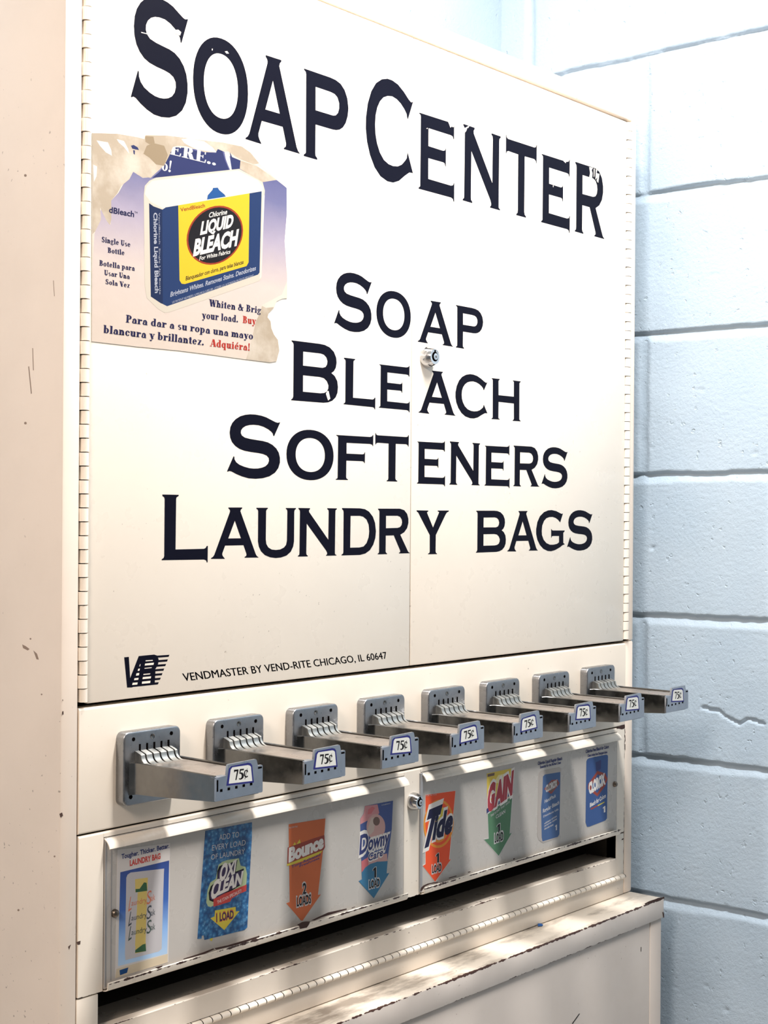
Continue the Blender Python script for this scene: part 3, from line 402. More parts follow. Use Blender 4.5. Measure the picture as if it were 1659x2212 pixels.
"laundry_bag": [["p","card_paper",[[[0.0454,-0.1533],[0.1108,-0.1576],[0.1096,-0.2727],[0.0438,-0.273]]]],["p","card_tape",[[[0.045,-0.2646],[0.1088,-0.2646],[0.1086,-0.2725],[0.0438,-0.2728]]]],["p","card_blue_fade",[[[0.049,-0.175],[0.1096,-0.1745],[0.1079,-0.2641],[0.0471,-0.2623]]]],["p","bag_grey",[[[0.0563,-0.1815],[0.0577,-0.1789],[0.0614,-0.1775],[0.1033,-0.1812],[0.1029,-0.1871],[0.1008,-0.2581],[0.097,-0.2597],[0.056,-0.2587],[0.0553,-0.2529]]]],["p","bag_yellow",[[[0.0704,-0.1978],[0.082,-0.1986],[0.0805,-0.2489],[0.0675,-0.248]]]],["p","bag_yellow",[[[0.067,-0.1848],[0.0828,-0.1861],[0.0823,-0.1987],[0.0674,-0.1974]]]],["p","bag_green",[[[0.0677,-0.1942],[0.0726,-0.1949],[0.0781,-0.1898],[0.0813,-0.1908],[0.0821,-0.1986],[0.0677,-0.1974]]]],["p","bag_yellow",[[[0.0681,-0.2472],[0.0808,-0.2476],[0.0812,-0.2558],[0.0676,-0.2551]]]],["p","bag_green",[[[0.0679,-0.2519],[0.0768,-0.2486],[0.0805,-0.2485],[0.0812,-0.2558],[0.0676,-0.2544]]]],["t","script_red","L",[0.0588,-0.214],[0.0627,-0.2124],[0.0613,-0.2005],0,"i"],["t","script_red","aundry",[0.0626,-0.2091],[0.0814,-0.2095],[0.0628,-0.204],0.0,"i"],["t","script_red","S",[0.0812,-0.2118],[0.0867,-0.2112],[0.0823,-0.1994],0,"i"],["t","script_red","ak",[0.0867,-0.2093],[0.092,-0.2091],[0.087,-0.2034],0,"i"],["t","script_dark","L",[0.0589,-0.228],[0.0628,-0.2265],[0.0615,-0.2146],0,"i"],["t","script_dark","aundry",[0.0628,-0.2231],[0.0816,-0.2236],[0.063,-0.218],0.0,"i"],["t","script_dark","S",[0.0813,-0.226],[0.0868,-0.2254],[0.0825,-0.2136],0,"i"],["t","script_dark","ak",[0.0868,-0.2235],[0.0921,-0.2234],[0.0871,-0.2176],0,"i"],["t","script_green","L",[0.059,-0.2416],[0.0629,-0.2401],[0.0616,-0.2282],0,"i"],["t","script_green","aundry",[0.0629,-0.2368],[0.0817,-0.2374],[0.0631,-0.2316],0.0,"i"],["t","script_green","S",[0.0814,-0.2398],[0.0869,-0.2392],[0.0826,-0.2274],0,"i"],["t","script_green","ak",[0.0869,-0.2373],[0.0922,-0.2372],[0.0873,-0.2314],0,"i"],["t","card_navy","Tougher. Thicker. Better.",[0.0503,-0.1628],[0.1095,-0.1623],[0.0503,-0.1585],0.03,"s"],["t","card_red","LAUNDRY BAG",[0.0604,-0.1711],[0.0985,-0.1707],[0.0603,-0.166],0.04,"s"],["p","cap_blue",[[[0.0488,-0.2665],[0.0595,-0.2663],[0.0579,-0.2709],[0.0495,-0.2713]]]]],
"oxi": [["p","bubble_blue",[[[0.157,-0.1534],[0.2218,-0.1549],[0.2219,-0.1697],[0.2191,-0.2092],[0.2161,-0.2612],[0.2118,-0.2631],[0.1855,-0.2623],[0.1567,-0.2614],[0.1556,-0.2564],[0.153,-0.2566],[0.1527,-0.2592],[0.1473,-0.2583]]]],["p","card_yellow",[[[0.1641,-0.2617],[0.1681,-0.2617],[0.1668,-0.2649],[0.1643,-0.2633]]]],["t","card_grey","ADD TO",[0.1758,-0.1658],[0.2034,-0.1671],[0.1759,-0.1603],0.0,"s"],["t","card_grey","EVERY LOAD",[0.1659,-0.1746],[0.2127,-0.1768],[0.1662,-0.1692],0.0,"s"],["t","card_grey","OF LAUNDRY",[0.1647,-0.1835],[0.2117,-0.1855],[0.1649,-0.1784],0.0,"s"],["p","glow_pale",[[[0.1751,-0.1902],[0.1805,-0.1881],[0.187,-0.1876],[0.2034,-0.1885],[0.2059,-0.1965],[0.2129,-0.1989],[0.2152,-0.2069],[0.2142,-0.217],[0.2048,-0.2208],[0.1744,-0.2284],[0.1649,-0.2304],[0.1611,-0.2289],[0.1587,-0.2245],[0.1605,-0.2125],[0.1641,-0.2058],[0.1715,-0.2036]]]],["p","ring_black",[[[0.1736,-0.1962],[0.1762,-0.192],[0.1816,-0.191],[0.187,-0.1919],[0.2016,-0.19],[0.1989,-0.2014],[0.2107,-0.2002],[0.2078,-0.2158],[0.1938,-0.2195],[0.168,-0.2259],[0.1629,-0.2234],[0.1619,-0.2158],[0.1647,-0.2098],[0.1705,-0.207],[0.1732,-0.2067]]]],["p","card_purple",[[[0.1752,-0.1973],[0.1795,-0.1922],[0.199,-0.1917],[0.1969,-0.2028],[0.2085,-0.2013],[0.2064,-0.2148],[0.1669,-0.2242],[0.1639,-0.2216],[0.1637,-0.2154],[0.1721,-0.2076]]]],["t","card_white","O",[0.1755,-0.2069],[0.1861,-0.2055],[0.1786,-0.1916],0.05,"i"],["t","card_white","XI",[0.1855,-0.205],[0.198,-0.2023],[0.1879,-0.1925],0.05,"i"],["t","card_white","C",[0.1639,-0.2234],[0.1744,-0.2205],[0.167,-0.2075],0.05,"i"],["t","card_white","LEAN",[0.1738,-0.22],[0.2075,-0.215],[0.1764,-0.208],0.05,"i"],["p","card_red",[[[0.1685,-0.2233],[0.183,-0.2206],[0.2147,-0.2173],[0.2142,-0.2238],[0.2048,-0.2248],[0.1939,-0.2274],[0.1917,-0.2303],[0.1686,-0.2309]]]],["t","card_white","THE STAIN SPECIALIST!",[0.1739,-0.2292],[0.2073,-0.2237],[0.1735,-0.226],0.0,"i"],["p","card_yellow",[[[0.1707,-0.235],[0.1994,-0.237],[0.1995,-0.2418],[0.205,-0.2423],[0.1836,-0.2572],[0.1644,-0.2415],[0.1701,-0.2407]]]],["t","card_orange","1 LOAD",[0.1722,-0.2468],[0.1969,-0.2478],[0.1721,-0.2385],0.07,"s"],["t","card_purple","1 LOAD",[0.1727,-0.2466],[0.1965,-0.2477],[0.1724,-0.239],0.03,"s"]],
"bounce": [["p","card_orange",[[[0.2763,-0.1655],[0.3335,-0.168],[0.3301,-0.2003],[0.3223,-0.2486],[0.3269,-0.2489],[0.2985,-0.2713],[0.2959,-0.2705],[0.2735,-0.2479],[0.2787,-0.2476]]]],["p","card_yellow",[[[0.2785,-0.1925],[0.2829,-0.1888],[0.2854,-0.1857],[0.288,-0.1888],[0.2931,-0.1839],[0.2951,-0.1891],[0.3016,-0.1879],[0.3003,-0.1926]]]],["p","card_yellow",[[[0.2738,-0.2088],[0.2743,-0.2058],[0.3294,-0.2012],[0.3261,-0.2046],[0.3018,-0.2075],[0.2799,-0.209]]]],["p","card_maroon",[[[0.2749,-0.1897],[0.2797,-0.1892],[0.3147,-0.1865],[0.3319,-0.1857],[0.3331,-0.199],[0.331,-0.2015],[0.3017,-0.2044],[0.2745,-0.2069]]]],["t","card_white","Bounce",[0.2763,-0.2049],[0.331,-0.1984],[0.2767,-0.1915],0.06,"s"],["t","card_navy","Time-Released",[0.2806,-0.2124],[0.3255,-0.2069],[0.2808,-0.2096],0.02,"i"],["t","card_navy","Freshness",[0.293,-0.2137],[0.3242,-0.2101],[0.2933,-0.2114],0.02,"i"],["t","card_grey","2",[0.2972,-0.244],[0.3047,-0.2444],[0.2971,-0.2313],0.075,"s"],["t","ring_black","2",[0.298,-0.2435],[0.3041,-0.2438],[0.2981,-0.2321],0.03,"s"],["t","card_grey","LOADS",[0.2885,-0.2549],[0.3122,-0.2555],[0.2882,-0.244],0.075,"s"],["t","ring_black","LOADS",[0.2894,-0.2542],[0.3114,-0.2549],[0.2892,-0.2451],0.03,"s"],["t","card_grey","HE COMPATIBLE",[0.277,-0.1701],[0.2898,-0.1705],[0.277,-0.1685],0,"s"]],
"downy": [["p","downy_blue",[[[0.3988,-0.1641],[0.4476,-0.1652],[0.4457,-0.1968],[0.4382,-0.2327],[0.4366,-0.2461],[0.4418,-0.2466],[0.4149,-0.2699],[0.3889,-0.2459],[0.3946,-0.2451],[0.3933,-0.2248],[0.3911,-0.1836],[0.3911,-0.1771],[0.3967,-0.1723]]]],["p","card_pink",[[[0.3988,-0.1641],[0.4204,-0.1654],[0.4234,-0.1754],[0.4198,-0.1786],[0.4011,-0.1814],[0.3911,-0.1834],[0.3911,-0.1771],[0.3967,-0.1723]]]],["p","card_rose",[[[0.4045,-0.1688],[0.411,-0.1665],[0.416,-0.1687],[0.4096,-0.1743],[0.4031,-0.1742]]]],["p","card_skin",[[[0.4341,-0.1931],[0.4339,-0.1954],[0.4334,-0.1975],[0.4324,-0.1995],[0.4311,-0.2013],[0.4294,-0.2027],[0.4275,-0.2039],[0.4253,-0.2048],[0.4229,-0.2053],[0.4204,-0.2054],[0.4179,-0.2051],[0.4153,-0.2045],[0.4128,-0.2036],[0.4105,-0.2024],[0.4083,-0.2008],[0.4064,-0.199],[0.4047,-0.197],[0.4034,-0.1949],[0.4024,-0.1926],[0.4018,-0.1903],[0.4016,-0.188],[0.4017,-0.1858],[0.4023,-0.1837],[0.4032,-0.1817],[0.4045,-0.18],[0.4062,-0.1785],[0.4081,-0.1773],[0.4102,-0.1764],[0.4126,-0.1759],[0.415,-0.1757],[0.4176,-0.1759],[0.4201,-0.1765],[0.4226,-0.1774],[0.425,-0.1787],[0.4272,-0.1802],[0.4292,-0.182],[0.4309,-0.184],[0.4323,-0.1862],[0.4333,-0.1884],[0.4339,-0.1908]]]],["p","card_beige",[[[0.4097,-0.179],[0.4183,-0.1794],[0.4141,-0.1947],[0.407,-0.1982],[0.4033,-0.1911]]]],["p","card_brown",[[[0.4245,-0.185],[0.4244,-0.1858],[0.4242,-0.1865],[0.4239,-0.1871],[0.4234,-0.1877],[0.4228,-0.1882],[0.4221,-0.1886],[0.4214,-0.1889],[0.4205,-0.189],[0.4196,-0.1891],[0.4187,-0.189],[0.4178,-0.1888],[0.4169,-0.1885],[0.4161,-0.1881],[0.4153,-0.1875],[0.4146,-0.1869],[0.414,-0.1863],[0.4135,-0.1855],[0.4132,-0.1848],[0.413,-0.184],[0.4129,-0.1832],[0.4129,-0.1825],[0.4131,-0.1817],[0.4135,-0.1811],[0.4139,-0.1805],[0.4145,-0.18],[0.4152,-0.1796],[0.416,-0.1793],[0.4168,-0.1792],[0.4177,-0.1791],[0.4186,-0.1792],[0.4195,-0.1794],[0.4204,-0.1797],[0.4213,-0.1801],[0.4221,-0.1807],[0.4228,-0.1813],[0.4234,-0.1819],[0.4238,-0.1827],[0.4242,-0.1834],[0.4244,-0.1842]]]],["p","card_rose",[[[0.3933,-0.2248],[0.4044,-0.2221],[0.4217,-0.2284],[0.4045,-0.2324],[0.3938,-0.237]]]],["p","card_skin",[[[0.4044,-0.2221],[0.4378,-0.2236],[0.4382,-0.2327],[0.4203,-0.2298],[0.4052,-0.2316]]]],["p","downy_teal",[[[0.3938,-0.2375],[0.4002,-0.2326],[0.4087,-0.2303],[0.4203,-0.23],[0.4387,-0.2323],[0.437,-0.2462],[0.4418,-0.2466],[0.4149,-0.2699],[0.3889,-0.2459],[0.3946,-0.2451]]]],["t","card_white","D",[0.3884,-0.2173],[0.405,-0.2147],[0.3898,-0.1955],0.12,"i"],["t","card_white","owny",[0.4031,-0.2146],[0.4414,-0.2133],[0.4055,-0.198],0.12,"i"],["t","card_navy","D",[0.3894,-0.2167],[0.4043,-0.2144],[0.391,-0.1966],0.03,"i"],["t","card_navy","owny",[0.404,-0.2142],[0.4407,-0.2128],[0.4061,-0.1988],0.03,"i"],["t","card_white","Care",[0.4038,-0.2272],[0.4308,-0.2248],[0.4049,-0.218],0.11,"i"],["t","card_navy","Care",[0.4044,-0.2268],[0.4302,-0.2245],[0.4055,-0.2187],0.02,"i"],["p","card_grey",[[[0.4156,-0.2477],[0.4196,-0.2479],[0.4195,-0.2351],[0.4164,-0.2349],[0.4126,-0.2369],[0.4126,-0.2391],[0.4155,-0.238]]]],["p","ring_black",[[[0.4157,-0.247],[0.4187,-0.2472],[0.4186,-0.2357],[0.4163,-0.2356],[0.4134,-0.2374],[0.4135,-0.2394],[0.4156,-0.2383]]]],["t","card_grey","LOAD",[0.4056,-0.258],[0.4259,-0.2586],[0.4055,-0.2483],0.075,"s"],["t","ring_black","LOAD",[0.4067,-0.2573],[0.425,-0.2579],[0.4066,-0.2493],0.03,"s"],["t","card_grey","FABRIC",[0.4277,-0.168],[0.4432,-0.1681],[0.4277,-0.1668],0,"s"]],
"tide": [["p","card_white",[[[0.5065,-0.1666],[0.565,-0.1698],[0.5612,-0.1959],[0.5541,-0.2505],[0.5577,-0.2504],[0.5264,-0.2726],[0.5022,-0.2486],[0.5072,-0.2475]]]],["p","tide_orange",[[[0.507,-0.167],[0.5647,-0.1701],[0.5607,-0.1968],[0.5531,-0.2506],[0.5569,-0.2507],[0.5263,-0.2721],[0.5029,-0.2492],[0.5079,-0.2481]]]],["p","tide_ring",[[[0.5617,-0.2074],[0.5613,-0.2119],[0.5603,-0.2162],[0.5586,-0.2202],[0.5562,-0.2238],[0.5532,-0.2269],[0.5497,-0.2295],[0.5458,-0.2315],[0.5416,-0.2327],[0.5372,-0.2333],[0.5327,-0.2332],[0.5281,-0.2324],[0.5237,-0.2308],[0.5196,-0.2287],[0.5157,-0.226],[0.5123,-0.2227],[0.5093,-0.2191],[0.507,-0.2151],[0.5052,-0.2108],[0.5042,-0.2064],[0.5038,-0.202],[0.5041,-0.1976],[0.505,-0.1934],[0.5067,-0.1894],[0.509,-0.1859],[0.5118,-0.1827],[0.5152,-0.1801],[0.519,-0.1781],[0.5231,-0.1768],[0.5275,-0.1761],[0.532,-0.1761],[0.5366,-0.1768],[0.541,-0.1782],[0.5453,-0.1803],[0.5492,-0.183],[0.5528,-0.1862],[0.5558,-0.1899],[0.5583,-0.194],[0.5601,-0.1983],[0.5612,-0.2028]]]],["p","tide_orange",[[[0.558,-0.207],[0.5578,-0.2111],[0.5569,-0.2149],[0.5553,-0.2185],[0.5533,-0.2217],[0.5507,-0.2246],[0.5476,-0.2269],[0.5442,-0.2286],[0.5405,-0.2298],[0.5366,-0.2303],[0.5326,-0.2302],[0.5287,-0.2295],[0.5248,-0.2281],[0.5211,-0.2262],[0.5177,-0.2238],[0.5147,-0.2209],[0.5121,-0.2176],[0.5101,-0.214],[0.5085,-0.2102],[0.5076,-0.2063],[0.5072,-0.2023],[0.5075,-0.1984],[0.5083,-0.1946],[0.5098,-0.191],[0.5118,-0.1878],[0.5143,-0.185],[0.5173,-0.1827],[0.5206,-0.1809],[0.5243,-0.1797],[0.5281,-0.1791],[0.5321,-0.1791],[0.5361,-0.1797],[0.54,-0.181],[0.5437,-0.1828],[0.5471,-0.1852],[0.5503,-0.1881],[0.5529,-0.1914],[0.5551,-0.195],[0.5567,-0.1989],[0.5577,-0.203]]]],["p","tide_ring",[[[0.5531,-0.2084],[0.5529,-0.2116],[0.5522,-0.2146],[0.551,-0.2175],[0.5493,-0.22],[0.5472,-0.2223],[0.5447,-0.2241],[0.5419,-0.2255],[0.539,-0.2264],[0.5358,-0.2268],[0.5326,-0.2267],[0.5294,-0.2262],[0.5262,-0.2251],[0.5233,-0.2236],[0.5205,-0.2216],[0.5181,-0.2193],[0.516,-0.2167],[0.5143,-0.2139],[0.513,-0.2108],[0.5122,-0.2077],[0.512,-0.2045],[0.5122,-0.2014],[0.5129,-0.1984],[0.5141,-0.1956],[0.5157,-0.193],[0.5177,-0.1908],[0.5202,-0.1889],[0.5229,-0.1875],[0.5258,-0.1866],[0.5289,-0.1861],[0.5321,-0.1861],[0.5354,-0.1866],[0.5385,-0.1876],[0.5415,-0.1891],[0.5443,-0.191],[0.5469,-0.1933],[0.549,-0.196],[0.5508,-0.1989],[0.552,-0.2019],[0.5528,-0.2051]]]],["p","tide_orange2",[[[0.5521,-0.2065],[0.5519,-0.2094],[0.5512,-0.2123],[0.5501,-0.2149],[0.5484,-0.2173],[0.5464,-0.2193],[0.5441,-0.221],[0.5415,-0.2223],[0.5386,-0.2232],[0.5356,-0.2235],[0.5326,-0.2235],[0.5295,-0.2229],[0.5265,-0.2219],[0.5237,-0.2205],[0.521,-0.2187],[0.5187,-0.2166],[0.5167,-0.2142],[0.5151,-0.2115],[0.5139,-0.2087],[0.5132,-0.2058],[0.5129,-0.2028],[0.5131,-0.1999],[0.5138,-0.1971],[0.5149,-0.1945],[0.5165,-0.1922],[0.5184,-0.1901],[0.5207,-0.1884],[0.5233,-0.1871],[0.5261,-0.1862],[0.5291,-0.1858],[0.5321,-0.1858],[0.5352,-0.1863],[0.5382,-0.1872],[0.5411,-0.1886],[0.5438,-0.1904],[0.5462,-0.1925],[0.5482,-0.195],[0.5499,-0.1977],[0.5511,-0.2005],[0.5519,-0.2035]]]],["p","card_yellow",[[[0.5311,-0.1914],[0.5407,-0.1859],[0.544,-0.1933],[0.5506,-0.2003],[0.5442,-0.2152],[0.5218,-0.2215],[0.5186,-0.2151]]]],["t","card_white","T",[0.4959,-0.2282],[0.525,-0.2245],[0.5107,-0.1866],0.12,"i"],["t","card_white","ide",[0.519,-0.2212],[0.5587,-0.2181],[0.5253,-0.1925],0.1,"i"],["t","tide_navy","T",[0.4979,-0.2271],[0.5238,-0.224],[0.5129,-0.1887],0.06,"i"],["t","tide_navy","ide",[0.5199,-0.2207],[0.5577,-0.2176],[0.5266,-0.1939],0.05,"i"],["p","card_grey",[[[0.5299,-0.251],[0.534,-0.251],[0.5338,-0.2387],[0.5307,-0.2387],[0.5268,-0.2408],[0.5268,-0.2429],[0.5298,-0.2417]]]],["p","ring_black",[[[0.5302,-0.2503],[0.5333,-0.2503],[0.5332,-0.2394],[0.5307,-0.2394],[0.5278,-0.2413],[0.5278,-0.2432],[0.5301,-0.2421]]]],["t","card_grey","LOAD",[0.5194,-0.2615],[0.5392,-0.2617],[0.5193,-0.2514],0.075,"s"],["t","ring_black","LOAD",[0.5206,-0.2607],[0.5383,-0.261],[0.5206,-0.2525],0.03,"s"],["t","card_grey","FOR HE TOO",[0.5078,-0.1688],[0.5284,-0.17],[0.5078,-0.1675],0,"s"]],
"gain": [["p","card_grey",[[[0.6273,-0.1571],[0.6855,-0.1575],[0.6844,-0.189],[0.6784,-0.2392],[0.6831,-0.2388],[0.6544,-0.2645],[0.6223,-0.2375],[0.6321,-0.2381],[0.63,-0.2082]]]],["p","gain_yellow",[[[0.628,-0.1576],[0.6848,-0.1579],[0.6837,-0.191],[0.6296,-0.2061]]]],["p","gain_cream",[[[0.6419,-0.1717],[0.6524,-0.1627],[0.6685,-0.1627],[0.6758,-0.1678],[0.6614,-0.1732]]]],["p","gain_green",[[[0.6307,-0.2078],[0.6826,-0.1929],[0.6775,-0.2396],[0.6821,-0.2392],[0.6544,-0.2635],[0.6234,-0.2381],[0.633,-0.2386]]]],["p","card_navy",[[[0.6286,-0.207],[0.6848,-0.1896],[0.6856,-0.1638],[0.683,-0.1645],[0.6282,-0.2018]]]],["t","card_white","G",[0.6275,-0.2046],[0.645,-0.2018],[0.6307,-0.1742],0.14,"i"],["t","card_white","AIN",[0.6429,-0.2004],[0.684,-0.1896],[0.6458,-0.1731],0.14,"i"],["t","gain_red","G",[0.6286,-0.2041],[0.644,-0.201],[0.6317,-0.1749],0.07,"i"],["t","gain_red","AIN",[0.6439,-0.2],[0.6829,-0.1888],[0.6468,-0.1739],0.07,"i"],["t","card_grey","THE SCENT THAT SAYS",[0.6367,-0.2129],[0.6771,-0.2006],[0.6367,-0.2101],0.01,"s"],["t","card_grey","CLEAN",[0.6477,-0.2163],[0.6676,-0.2118],[0.6476,-0.2121],0.02,"s"],["p","card_grey",[[[0.6531,-0.2352],[0.6578,-0.2352],[0.6577,-0.2229],[0.654,-0.223],[0.6495,-0.2252],[0.6496,-0.2273],[0.653,-0.226]]]],["p","ring_black",[[[0.6533,-0.2346],[0.6568,-0.2346],[0.6566,-0.2238],[0.6539,-0.2239],[0.6506,-0.2257],[0.6506,-0.2276],[0.6532,-0.2264]]]],["t","card_grey","LOAD",[0.6441,-0.2462],[0.6648,-0.2455],[0.644,-0.2344],0.075,"s"],["t","ring_black","LOAD",[0.6457,-0.2455],[0.6637,-0.2449],[0.6456,-0.2357],0.03,"s"],["p","card_brown",[[[0.6298,-0.1587],[0.6444,-0.1588],[0.6439,-0.1621],[0.6298,-0.162]]]]],
"bleach_regular": [["p","pouch_grey",[[[0.741,-0.175],[0.7424,-0.1714],[0.7472,-0.1693],[0.7892,-0.1703],[0.7932,-0.1725],[0.7929,-0.1796],[0.7899,-0.2606],[0.7863,-0.2628],[0.7522,-0.2634],[0.7425,-0.2581],[0.7392,-0.2524]]]],["p","card_blue",[[[0.7511,-0.1774],[0.7556,-0.1753],[0.7918,-0.1767],[0.7906,-0.2585],[0.7867,-0.2612],[0.7512,-0.2614],[0.7492,-0.2562],[0.7472,-0.2158],[0.7501,-0.1989]]]],["p","card_maroon",[[[0.7538,-0.194],[0.7716,-0.1845],[0.7854,-0.1858],[0.7898,-0.1918],[0.7708,-0.2027]]]],["p","card_brown",[[[0.7571,-0.194],[0.7716,-0.1861],[0.7838,-0.1872],[0.787,-0.1915],[0.7708,-0.2007]]]],["t","card_grey","CLOROX",[0.7578,-0.1987],[0.7847,-0.1941],[0.7577,-0.1904],0.05,"s"],["t","card_grey","HandiPack",[0.7554,-0.2125],[0.7817,-0.2081],[0.7556,-0.2082],0.02,"s"],["t","card_grey","Regular Bleach",[0.7513,-0.2246],[0.7892,-0.2185],[0.7516,-0.2197],0.02,"s"],["t","card_grey","Disinfects kills",[0.7527,-0.2307],[0.7879,-0.2262],[0.7527,-0.2281],0.01,"s"],["t","card_grey","whitens whites",[0.7548,-0.2403],[0.784,-0.2344],[0.7548,-0.2377],0.01,"s"],["t","card_grey","removes stains",[0.7548,-0.2435],[0.7841,-0.2382],[0.7548,-0.2409],0.01,"s"],["t","card_grey","deodorizes",[0.7552,-0.2472],[0.7762,-0.2444],[0.7552,-0.2446],0.01,"s"],["p","card_grey",[[[0.7821,-0.2521],[0.7846,-0.2518],[0.7845,-0.2446],[0.7826,-0.2448],[0.7802,-0.2462],[0.7802,-0.2475],[0.782,-0.2466]]]],["t","card_navy","Chlorine Liquid Regular Bleach",[0.7394,-0.161],[0.796,-0.1613],[0.7394,-0.1569],0.03,"s"],["t","card_navy","Essential for the Perfect Clean",[0.7447,-0.166],[0.7931,-0.1658],[0.7446,-0.1627],0.03,"s"]],
"bleach_colors": [["p","card_blue2",[[[0.8553,-0.1708],[0.8574,-0.1682],[0.8626,-0.1671],[0.9053,-0.1675],[0.9092,-0.1688],[0.9101,-0.1706],[0.9085,-0.2556],[0.9042,-0.2578],[0.8637,-0.2598],[0.8579,-0.2591],[0.8542,-0.2529]]]],["p","card_navy",[[[0.8785,-0.1748],[0.8924,-0.173],[0.8915,-0.1855],[0.8798,-0.1874]]]],["p","card_maroon",[[[0.8593,-0.2085],[0.8599,-0.2018],[0.8829,-0.187],[0.9034,-0.193],[0.9094,-0.2016],[0.9036,-0.21],[0.8834,-0.2219]]]],["p","card_blue2",[[[0.8673,-0.2062],[0.883,-0.1918],[0.897,-0.1954],[0.9035,-0.202],[0.8833,-0.2175],[0.8737,-0.2116]]]],["t","card_white","CLOROX",[0.8624,-0.2152],[0.904,-0.2064],[0.8605,-0.2021],0.08,"s"],["t","card_white","Bleach for Colors",[0.8645,-0.2339],[0.9049,-0.2261],[0.8646,-0.2285],0.03,"s"],["p","card_maroon",[[[0.8666,-0.2356],[0.8846,-0.2337],[0.8846,-0.2354],[0.8673,-0.2377]]]],["p","card_yellow",[[[0.8846,-0.2337],[0.9017,-0.2313],[0.9018,-0.2327],[0.8846,-0.2354]]]],["p","card_white",[[[0.9003,-0.2463],[0.9041,-0.2462],[0.904,-0.2375],[0.9011,-0.2377],[0.8975,-0.2393],[0.8975,-0.2408],[0.9003,-0.2398]]]],["t","card_navy","Chlorine Free Bleach for Colors",[0.8537,-0.1593],[0.9123,-0.1593],[0.8537,-0.155],0.03,"s"],["t","card_navy","Cleans better than Detergent alone",[0.8584,-0.165],[0.9081,-0.1658],[0.8583,-0.1616],0.03,"s"]],
"logo": [["p","navy_paint",[[[0.0524,0.0256],[0.058,0.0257],[0.0598,0.0056],[0.0701,0.0256],[0.0765,0.0255],[0.0635,-0.0012],[0.0626,-0.0034],[0.0561,-0.003]]]],["p","navy_paint",[[[0.0701,0.0256],[0.0894,0.0257],[0.0929,0.0245],[0.0949,0.0209],[0.0944,0.0165],[0.0925,0.0136],[0.0907,0.0116],[0.091,0.0089],[0.0902,-0.0024],[0.0677,-0.0024],[0.0608,-0.001]]]],["p","navy_paint",[[[0.0867,0.0245],[0.1086,0.0242],[0.1076,0.0223],[0.0868,0.0225]]]],["p","navy_paint",[[[0.0868,0.0201],[0.1067,0.0199],[0.1056,0.0179],[0.0868,0.0182]]]],["p","navy_paint",[[[0.0868,0.0159],[0.1045,0.0156],[0.1034,0.0137],[0.0868,0.0139]]]],["p","navy_paint",[[[0.0869,0.0116],[0.1021,0.0114],[0.1011,0.0094],[0.0869,0.0097]]]],["p","navy_paint",[[[0.0869,0.0074],[0.1,0.0071],[0.0989,0.0052],[0.0869,0.0054]]]],["p","navy_paint",[[[0.0869,0.0031],[0.0978,0.0029],[0.0967,0.001],[0.087,0.0011]]]],["p","navy_paint",[[[0.087,-0.001],[0.0953,-0.0012],[0.0943,-0.0031],[0.087,-0.003]]]],["p","navy_paint",[[[0.0561,-0.001],[0.0946,-0.0018],[0.0935,-0.0032],[0.0561,-0.003]]]],["p","c",[[[0.0787,0.0209],[0.0873,0.0207],[0.0877,0.0199],[0.0785,0.02]]]],["p","c",[[[0.078,0.0179],[0.089,0.018],[0.0884,0.0159],[0.0775,0.0161]]]],["p","c",[[[0.0774,0.0138],[0.0863,0.0138],[0.086,0.0131],[0.0772,0.0131]]]],["p","c",[[[0.0761,0.0082],[0.0847,0.0081],[0.0839,0.0072],[0.0759,0.0073]]]],["p","c",[[[0.0753,0.0053],[0.0856,0.0052],[0.0851,0.0033],[0.0749,0.0034]]]],["p","c",[[[0.0744,0.0011],[0.0848,0.0011],[0.0844,-0.0011],[0.0741,-0.001]]]],["p","c",[[[0.0716,0.0178],[0.0722,0.0179],[0.0718,0.0159],[0.0709,0.0157]]]],["p","c",[[[0.0695,0.0136],[0.0716,0.0137],[0.071,0.0117],[0.0689,0.0116]]]],["p","c",[[[0.0674,0.0095],[0.0708,0.0096],[0.0704,0.0074],[0.0668,0.0073]]]],["p","c",[[[0.065,0.005],[0.07,0.005],[0.0696,0.0032],[0.0645,0.0032]]]],["p","c",[[[0.0629,0.0009],[0.0689,0.0008],[0.0685,-0.0012],[0.0622,-0.0011]]]]],
"maker": [["t","navy_paint","VENDMASTER BY VEND-RITE CHICAGO, IL 60647",[0.1275,-0.0029],[0.4362,-0.0025],[0.125,0.0048],0.0,"s"],["t","navy_paint","VENDMASTER BY VEND-RITE CHICAGO, IL 60647",[0.1279,-0.0029],[0.4366,-0.0026],[0.1253,0.0048],0.0,"s"]],
